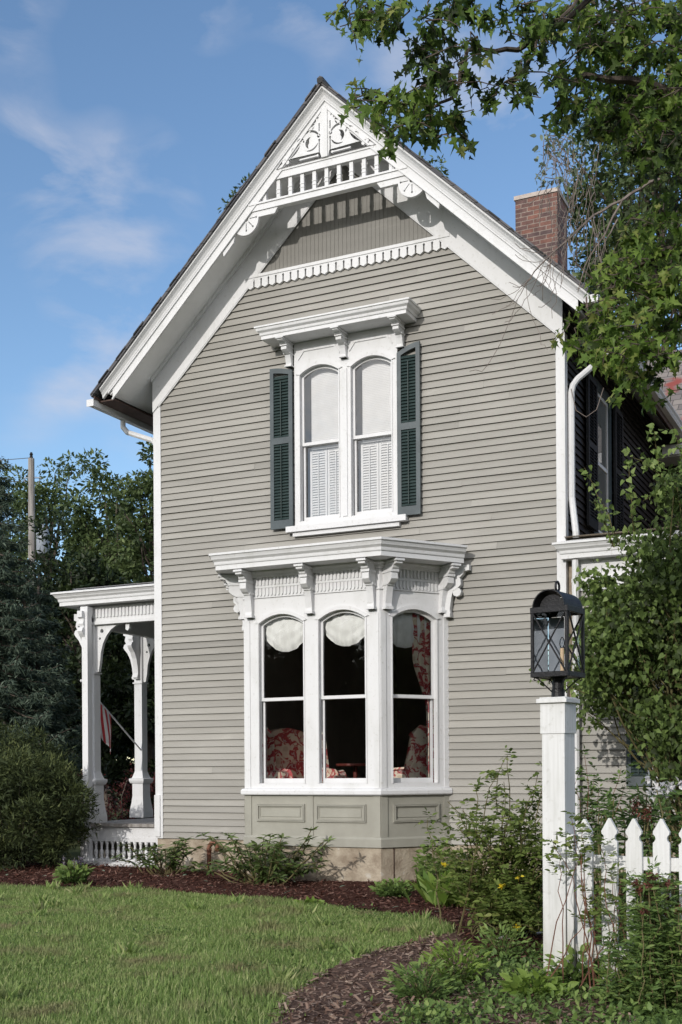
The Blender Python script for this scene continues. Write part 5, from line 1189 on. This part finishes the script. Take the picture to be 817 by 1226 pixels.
for (u, v, D, k) in ((600, 925, 10.2, 3), (560, 950, 10.4, 3), (575, 985, 10.2, 5), (635, 945, 10.0, 5), (640, 985, 9.8, 6), (605, 1000, 10, 7), (620, 960, 10.1, 5), (590, 1035, 10.1, 6), (635, 1030, 9.8, 7), (545, 1020, 10.6, 5), (515, 1025, 10.9, 4), (610, 1060, 9.8, 6), (650, 1010, 9.9, 4), (530, 1060, 10.6, 4), (615, 1090, 9.6, 6), (640, 1110, 9.4, 6), (590, 1075, 9.9, 5)):
    for j in range(k): e = P(u + random.gauss(0, 14), v + random.gauss(0, 14), D + random.gauss(0, .25)); ends.append(e)
canes(RB, ends, m, pts, .008); m.build('canes', MT['stem'], t)
AP, AD, AR = compound(pts[::2] + pts[1::4], 4, .05, .09); leaves('foliage', AP, .055 * (.7 + .6 * rng.random(len(AP))), 'ovate', MT['rose'], t, dirs=AD, up=.7, rnd=AR)
for (u, v, D) in ((532, 1036, 10.4), (602, 1061, 9.7), (621, 1050, 9.7), (619, 1110, 9.4)):
    c = P(u, v, D); leaves('yellow_bloom', np.array([tuple(c)] * 12) + rng.normal(size=(12, 3)) * .006, .034, 'ovate', MT['yellow'], t, dirs=rng.normal(size=(12, 3)) + np.array([.2, -.6, .4]))
t = thing('iris_clump', tuple(onX(545, 1075, 5.75)), 'clump of narrow green blades in the mulch right of the bay corner', 'plant')
cl = onX(545, 1072, 5.75); n = 170; a = rng.random(n) * 6.28; p = np.c_[5.75 + .14 * rng.normal(size=n), cl.y + .12 * rng.normal(size=n), np.zeros(n) + .01]
leaves('blades', p, .26 + .2 * rng.random(n), 'lance', MT['bright'], t, dirs=np.c_[np.cos(a) * .5, np.sin(a) * .5, .6 + .6 * rng.random(n)], rnd=rng.random(n) * .8)
for (u, v, lab, rr2, hh, nn, lf, mt_) in ((525, 1062, 'leafy low bush at the foot of the bay corner, left of the iris clump', .34, .55, 520, .07, 'low'), (575, 1085, 'low green plant in front of the rose bush stems', .28, .34, 420, .06, 'low'), (612, 1118, 'pale grey green plant at the end of the lawn', .17, .16, 170, .07, 'sage'), (640, 1095, 'dark leafy plant at the foot of the lantern post', .28, .42, 420, .065, 'low')):
    D = 1.45 * FPX / (v - 925.); g = G(u, D); tuft((g.x, g.y, 0), rr2, hh, nn, lf, 'ovate', mt_, lab)
a, b = onX(590, 1082, 0), None
e0 = P(596, 1078, 10.0); e1 = P(655, 1060, 10.4); m = MB(); m.tube([(e0.x, e0.y, .03), (e1.x, e1.y, .05)], .022, 8); tag(m.build('edging_rail', MT['white'], None), 'thin white rail lying along the bed edge behind the lantern post', 'edging rail')
# ---- vine covered shrub at the right
VB = Vector((8.35, -1.0, 0))
t = thing('vine_shrub', tuple(VB), 'tall heart leaved vine shrub covering the side wing behind the fence', 'shrub')
m = MB(); AP = []; AD = []; AR = []; AN = []
spots = []
for (u0, u1, v0, v1, k) in ((762, 830, 650, 700, 32), (710, 830, 690, 790, 80), (700, 830, 780, 860, 62), (768, 830, 850, 915, 26), (802, 832, 570, 650, 16), (790, 830, 905, 960, 10), (705, 760, 720, 780, 14), (830, 885, 640, 900, 46)):
    for j in range(k): spots.append((random.uniform(u0, u1), random.uniform(v0, v1)))
for (u, v) in spots:
    D = 13.3 + random.uniform(-.9, .7) + (.3 if u < 740 else 0); c = P(u, v, D)
    if random.random() < .5: m.tube(bez(VB + Vector((random.gauss(0, .3), random.gauss(0, .2), 0)), c, .05, 8, .02), [.016 - .0015 * j for j in range(8)], 5, cap=False)
    p, d_ = blob(50, c, (.24, .24, .24), .3); AP.append(p); AD.append(np.c_[rng.normal(size=(50, 2)) * .7, -.75 + .35 * rng.normal(size=50)]); AR.append(np.clip(.10 + .45 * rng.random() + .5 * (rng.random(50) - .4), 0, 1)); AN.append(d_ * .5 + np.array([-.1, -.7, .5]) + rng.normal(size=(50, 3)) * .6)
shoots = [((745, 660), (700, 560)), ((735, 655), (712, 600)), ((800, 580), (755, 545)), ((790, 560), (782, 512)), ((720, 715), (690, 692)), ((730, 700), (700, 690)), ((760, 640), (752, 555)), ((720, 760), (640, 800)), ((700, 830), (640, 812)), ((820, 560), (806, 515)), ((815, 590), (770, 600))]
for (a, b) in shoots:
    D = 13.0 + random.uniform(-.3, .3); pl = bez(P(*a, D), P(*b, D - .2), .05, 9, .01); m.tube(pl, [.008 - .0006 * j for j in range(9)], 4, cap=False)
    for j in range(9):
        k = 5 if j < 6 else 4; p = np.array([tuple(pl[j])] * k) + rng.normal(size=(k, 3)) * .035; AP.append(p); AD.append(rng.normal(size=(k, 3)) + np.array([0, 0, -.3])); AR.append(.4 + .5 * rng.random(k)); AN.append(np.array([-.1, -.7, .5]) + rng.normal(size=(k, 3)) * .5)
m.build('stems', MT['stem'], t); AP = np.concatenate(AP)
leaves('foliage', AP, .070 * (.55 + .75 * rng.random(len(AP))), 'heart', MT['vine'], t, dirs=np.concatenate(AD), nrm=np.concatenate(AN), rnd=np.concatenate(AR))
# young reddish shrub right behind the post, pale-flowered plants behind the fence
t = thing('reddish_shrub', tuple(G(705, 11.2)), 'slender shrub with reddish tips between the lantern post and the wing', 'shrub')
m = MB(); pts = []; b0 = G(705, 11.2); ends = [P(u + random.gauss(0, 6), v, 11.2 + random.gauss(0, .2)) for (u, v) in ((705, 905), (700, 925), (715, 930), (735, 920), (720, 945), (700, 960), (745, 940), (710, 970), (690, 950), (730, 965), (695, 985), (722, 985))]
canes(b0, ends, m, pts, .006); m.build('canes', MT['redstem'], t); AP, AD, AR = compound(pts, 4, .05, .09); leaves('foliage', AP, .055 * (.7 + .6 * rng.random(len(AP))), 'ovate', MT['low'], t, dirs=AD, up=.7, rnd=AR * .8)
t = thing('garden_plants', tuple(G(775, 9.6)), 'tall dark leaved plants with pale and red flower heads just behind the pickets', 'plant')
m = MB(); pts = []; b0 = G(775, 9.6); ends = [P(random.uniform(715, 850), random.uniform(945, 1000), 9.6 + random.gauss(0, .25)) for _ in range(46)]
for e in ends:
    bb = Vector((e.x + random.gauss(0, .06), e.y + random.gauss(0, .06), 0)); pl = bez(bb, e, 0, 7, .02); m.tube(pl, [.006] * 7, 4, cap=False)
    for j in range(2, 7): pts.append((pl[j], Vector((0, 0, 1))))
m.build('stems', MT['stem'], t); AP, AD, AR = compound(pts, 4, .07, .08, 3); leaves('foliage', AP, .085 * (.7 + .6 * rng.random(len(AP))), 'lance', MT['low'], t, dirs=AD, up=.5, rnd=AR * .6)
for hd in range(9):
    hc = P(790 + random.gauss(0, 15), 945 + random.gauss(0, 9), 9.5 + random.gauss(0, .15)); leaves('flower_head', np.array([tuple(hc)] * 11) + rng.normal(size=(11, 3)) * .012, .05, 'ovate', MT['pale'], t)
fp = np.array([tuple(P(c[0] + random.gauss(0, 3), c[1] + random.gauss(0, 4), 9.3)) for c in ((758, 968), (763, 962), (772, 975), (778, 973)) for _ in range(30)]); leaves('red_flower_heads', fp, .03, 'ovate', MT['sedum'], t)
# plants in front of the fence
t = thing('sedum_clump', tuple(G(770, 7.3)), 'bushy plant with faded red flower heads in front of the pickets', 'plant')
m = MB(); pts = []; fl_ = []
for i in range(84):
    u = random.gauss(790, 26); D = 7.35 + random.gauss(0, .16); top = 1052 + abs(u - 780) * .7 + random.uniform(-8, 95); e = P(u, top, D); bb = G(u + random.gauss(0, 10), D); pl = bez(bb, e, 0, 7, .02); m.tube(pl, [.0035] * 7, 4, cap=False)
    for j in range(1, 7): pts.append((pl[j], Vector((0, 0, 1))))
    if top < 1100:
        fl_.append(np.array([tuple(e + Vector((random.gauss(0, .012), random.gauss(0, .012), random.gauss(.0, .006)))) for k in range(30)]))
m.build('stems', MT['stem'], t); AP, AD, AR = compound(pts, 4, .045, .06, 5); leaves('foliage', AP, .05 * (.7 + .6 * rng.random(len(AP))), 'lance', MT['low'], t, dirs=AD, up=.5, rnd=AR); [leaves('flower_head', h_, .024, 'ovate', MT['sedum'], t) for h_ in fl_]
t = thing('climbing_rose', tuple(G(690, 7.75)), 'rose sprays reaching over the lantern post and the first picket', 'rose')
m = MB(); pts = []; b0 = G(712, 7.6); ends = [P(u + random.gauss(0, 7), v + random.gauss(0, 6), 7.62 + random.gauss(0, .1)) for (u, v) in ((690, 985), (705, 995), (695, 1010), (680, 1000), (712, 1018), (668, 1012), (720, 1050), (700, 1055), (655, 1000), (735, 1040), (700, 1080), (724, 1090), (745, 1100))]
canes(b0, ends, m, pts, .0045, .12); m.build('canes', MT['redstem'], t); pts = [p for i, p in enumerate(pts) if i % 6 > 2]; AP, AD, AR = compound(pts, 3, .045, .07); leaves('foliage', AP, .043 * (.7 + .6 * rng.random(len(AP))), 'ovate', MT['rose'], t, dirs=AD, up=.7, rnd=AR)
for k, (u, v, lab, rr2, hh, nn, lf, sh_, mt_) in enumerate(((735, 1150, 'feathery green plant at the foot of the pickets', .22, .5, 600, .06, 'lance', 'low'), (690, 1185, 'leafy plant at the foot of the lantern post front', .2, .24, 300, .07, 'ovate', 'low'), (800, 1180, 'tall feathery plant at the right edge below the red flower heads', .25, .55, 650, .06, 'lance', 'low'), (765, 1205, 'brown and green dry stemmed plant in the lower right corner', .25, .3, 420, .06, 'lance', 'rose'), (640, 1200, 'broad leaved plant low in front of the lantern post', .22, .16, 260, .07, 'ovate', 'bright'), (545, 1182, 'tall ferny green plant beside the mulch path', .22, .30, 520, .06, 'lance', 'bright'), (505, 1200, 'ferny green plant at the bend of the mulch path, lower one', .24, .24, 560, .06, 'lance', 'low'), (600, 1150, 'ferny plant between the lawn tip and the lantern post', .22, .24, 420, .055, 'lance', 'low'))):
    D = 1.45 * FPX / (v - 925.); g = G(u, D); tuft((g.x, g.y, 0), rr2, hh, nn, lf, sh_, mt_, lab, stems=24)
GC = [(7.25, -6.3), (7.55, -5.6), (8.4, -5.6), (9.8, -6.2), (10.6, -8.0), (10.3, -9.6), (8.0, -9.6), (7.50, -8.6), (7.32, -7.2)]
q = scatter(GC, 16000, lambda x, y: insee(x, y, .15) * np.clip(.55 + .5 * np.sin(x * 6 + y * 3) * np.sin(y * 5), .12, 1)); n = len(q); q = q + rng.normal(size=q.shape) * (.03 + .22 * rng.random((n, 1)) ** 4)
zz = rng.random(n) ** 1.5 * (.07 + .06 * np.sin(q[:, 0] * 4.7) * np.sin(q[:, 1] * 3.9 + 1))
leaves('ground_cover', np.c_[q, .01 + np.maximum(0, zz)], .03 + .03 * rng.random(n), 'ovate', MT['low'], up=.8, rnd=np.clip(.1 + .5 * rng.random(n) + 3.5 * zz, 0, 1), kind='stuff')
# ---- the maple overhead
MTK = P(1010, 926, 9.2); MTK.z = 0
t = thing('maple_tree', tuple(MTK), 'maple with drooping leafy branches hanging into the upper right of the view', 'tree')
m = MB(); topM = MTK + Vector((.3, .4, 9.5)); tp = bez(MTK, topM, 0, 10, .01); m.tube(tp, [.30 * (1 - .075 * i) for i in range(10)], 10)
AP = []; AD = []; AR = []; AN = []
def mtwig(p, n, spread, bright, droop=.75, dead=False):
    """a spray of leaves hanging from short twigs around p"""
    p = Vector(p)
    for k in range(max(2, n // 5)):
        e = p + Vector((random.gauss(0, spread), random.gauss(0, spread), random.gauss(-.2 * spread, spread * .55))); pl = bez(p, e, .05, 4, .05); m.tube(pl, [.005, .004, .0035, .003], 4, cap=False)
        for j in range(5):
            b = pl[random.randint(1, 3)] + Vector((random.gauss(0, .02), random.gauss(0, .02), random.gauss(0, .02)))
            out_ = (e - p).normalized(); dd = Vector((random.gauss(0, .7), random.gauss(0, .7), -droop + random.gauss(0, .35))) + out_ * .5
            AP.append(tuple(b)); AD.append(tuple(dd)); AR.append(min(1, max(0, bright + random.gauss(0, .22)))); AN.append((random.gauss(0, .5), -.45 + random.gauss(0, .5), .75 + random.gauss(0, .3)))
def limb(pts, r0, r1):
    q = []
    for a, b in zip(pts, pts[1:]): q += bez(a, b, .03, 5, .02)[:-1]
    q.append(Vector(pts[-1])); k = len(q); m.tube(q, [r0 + (r1 - r0) * i / (k - 1) for i in range(k)], 6, cap=False); return q
L1 = limb([tp[6], P(860, -60, 8.6), P(740, -20, 8.0), P(640, -8, 7.6), P(540, -10, 7.4), P(440, -5, 7.3)], .09, .008)
L2 = limb([L1[8], P(620, 60, 7.7), P(560, 60, 7.5), P(545, 115, 7.5), P(520, 128, 7.45), P(440, 128, 7.4)], .02, .005)
L3 = limb([tp[5], P(880, 160, 8.7), P(800, 110, 8.4), P(700, 90, 8.2), P(665, 130, 8.1)], .07, .006)
L4 = limb([tp[4], P(880, 300, 8.8), P(800, 300, 8.6), P(740, 330, 8.5), P(705, 395, 8.4)], .06, .006)
L5 = limb([L1[9], P(648, 40, 7.6), P(632, 80, 7.55), P(612, 95, 7.5)], .014, .004)
def cl(u, v, D, du, dv, n, bright): 
    for k in range(n): mtwig(P(u + random.gauss(0, du), v + random.gauss(0, dv), D + random.gauss(0, .18)), 9, .10, bright)
cl(432, 14, 7.3, 12, 8, 7, .45); cl(447, 42, 7.3, 4, 12, 3, .3); cl(480, 18, 7.35, 16, 8, 9, .4); cl(520, 15, 7.4, 12, 8, 6, .35); cl(560, 10, 7.4, 14, 8, 5, .3); cl(510, 60, 7.45, 8, 14, 6, .18); cl(535, 55, 7.5, 14, 12, 6, .15); cl(515, 88, 7.45, 12, 8, 6, .15); cl(545, 90, 7.5, 10, 8, 4, .2); cl(570, 42, 7.5, 9, 10, 3, .35)
cl(428, 112, 7.4, 4, 4, 2, .55); cl(450, 120, 7.4, 11, 6, 5, .6); cl(485, 128, 7.42, 15, 8, 8, .6); cl(520, 132, 7.45, 12, 9, 7, .45); cl(492, 150, 7.4, 12, 7, 6, .35); cl(540, 152, 7.5, 8, 8, 4, .2); cl(478, 162, 7.4, 5, 5, 2, .35)
cl(598, 95, 7.5, 8, 10, 4, .15); cl(620, 85, 7.55, 9, 10, 5, .2); cl(640, 45, 7.6, 10, 14, 7, .2); cl(655, 20, 7.6, 16, 10, 8, .3); cl(612, 20, 7.6, 12, 8, 3, .3); cl(585, 12, 7.5, 6, 5, 2, .4)
for (u, v, k) in ((690, 15, 11), (725, 20, 14), (770, 20, 15), (812, 25, 12), (705, 55, 12), (745, 60, 15), (790, 65, 15), (820, 80, 9), (718, 95, 12), (755, 105, 14), (800, 110, 14), (690, 110, 6), (670, 115, 5), (735, 140, 12), (780, 150, 14), (818, 160, 9), (700, 135, 6), (760, 185, 8), (800, 195, 9), (830, 60, 6), (830, 130, 6)):
    cl(u, v, 8.3 + random.uniform(-.3, .5), 13, 12, k, random.choice([.12, .2, .35, .5, .3]))
for (u, v, k, br) in ((800, 245, 10, .35), (770, 270, 8, .5), (815, 280, 9, .45), (745, 300, 6, .55), (780, 310, 12, .62), (815, 325, 10, .55), (745, 335, 9, .62), (785, 350, 12, .6), (815, 370, 9, .45), (740, 370, 10, .55), (765, 385, 12, .62), (800, 400, 10, .4), (705, 400, 7, .5), (735, 410, 11, .62), (770, 420, 10, .5), (715, 425, 5, .5), (750, 440, 8, .55), (790, 430, 6, .35), (755, 462, 4, .45), (700, 375, 3, .5)):
    cl(u, v, 8.5 + random.uniform(-.3, .4), 11, 10, k, br)
# the crown beyond the frame, shading the side wing
for k in range(90):
    c = MTK + Vector((random.gauss(.8, 1.5), random.gauss(.5, 1.6), 6.8 + random.gauss(0, 1.5)))
    X_ = (c - CP).dot(RV); D_ = (c - CP).dot(FV)
    if X_ / D_ < .30: continue
    if k % 3 == 0: m.tube(bez(tp[random.randint(4, 8)], c, .05, 5, .03), [.04, .03, .022, .015, .008], 5, cap=False)
    for j in range(7): mtwig(c + Vector((random.gauss(0, .35), random.gauss(0, .35), random.gauss(0, .3))), 14, .22, .3)
m.build('trunk', MT['bark'], t); n = len(AP)
AP, AD, AN, AR = np.array(AP), np.array(AD), np.array(AN), np.array(AR); AR[rng.random(n) < .03] = 1; hm = rng.random(n) < .5
for sh_, mk in (('maple', hm), ('maple_curled', ~hm)): leaves('crown', AP[mk], .080 * (.45 + .8 * rng.random(mk.sum())), sh_, MT['maple'], t, dirs=AD[mk], nrm=AN[mk], rnd=AR[mk])
# tree behind the chimney, thin grey twigs
g = G(775, 25); tt = tree('background_tree', g, 14, (g.x, g.y, P(775, 240, 25).z), (1.75, 1.6, 2.7), 'small leaved tree right of the chimney, seen past the maple leaves', TG, MT['far'], .15, 120, 130, 'diam', .3, .2)
# bare hanging twigs in front of the chimney
t = thing('bare_twigs', tuple(G(760, 12)), 'dead grey branch with bare hanging twigs in front of the chimney', 'branch')
m = MB(); main = limb([P(790, 215, 12), P(745, 240, 12), P(700, 268, 12), P(665, 300, 12), P(640, 325, 12), P(620, 358, 12)], .018, .003)
limb([P(745, 240, 12), P(725, 280, 12), P(700, 320, 12), P(692, 350, 12)], .012, .004); limb([P(740, 262, 12), P(722, 300, 12), P(716, 345, 12)], .008, .003)
for k in range(60):
    a = P(random.uniform(655, 720), random.uniform(160, 300), 12 + random.uniform(-.3, .3)); b = a + RV * random.uniform(-.22, .12) + Vector((0, 0, random.uniform(-.75, -.2))); pl = bez(a, b, random.uniform(-.25, .2), 7, .03); m.tube(pl, [.0035] * 7, 4, cap=False)
for k in range(26):
    a = main[random.randint(6, len(main) - 1)]; b = a + RV * random.uniform(-.5, .25) + Vector((0, 0, random.uniform(-.75, .05))); pl = bez(a, b, random.uniform(-.35, -.1), 9, .02); m.tube(pl, [.003] * 9, 4, cap=False)
for k in range(16):
    a = P(random.uniform(650, 690), random.uniform(150, 230), 12); b = P(random.uniform(640, 670), random.uniform(160, 215), 12); m.tube(bez(a, b, random.uniform(-.1, .3), 6, .04), [.004] * 6, 4, cap=False)
m.build('twigs', MT['twig'], t)
fp = np.array([tuple(P(random.uniform(640, 700), random.uniform(160, 225), 12 + random.uniform(-.2, .2))) for _ in range(150)]); leaves('withered_leaves', fp, .07 * (.6 + .6 * rng.random(150)), 'ovate', MT['sage'], t, rnd=rng.random(150) * .8)

# wood across the road, behind the viewer: what the window panes mirror
AP = []
for k in range(560):
    a = R(random.uniform(200, 395)); r_ = random.uniform(62, 74); c = Vector((8 + r_ * math.cos(a), -12 + r_ * math.sin(a), random.uniform(0, 13)))
    p, _ = blob(230, c, (3.4, 3.4, 2.6), .3); AP.append(p)
AP = np.concatenate(AP); nb_ = 900; a_ = np.radians(200 + 195 * rng.random(nb_)); core_ = np.c_[8 + 76 * np.cos(a_), -12 + 76 * np.sin(a_), 9 * rng.random(nb_)]; sz_ = np.r_[1.0 * (.6 + .7 * rng.random(len(AP))), np.full(nb_, 9.)]; AP = np.r_[AP, core_]
leaves('far_wood', AP, sz_, 'diam', MT['dark'], None, kind='stuff')
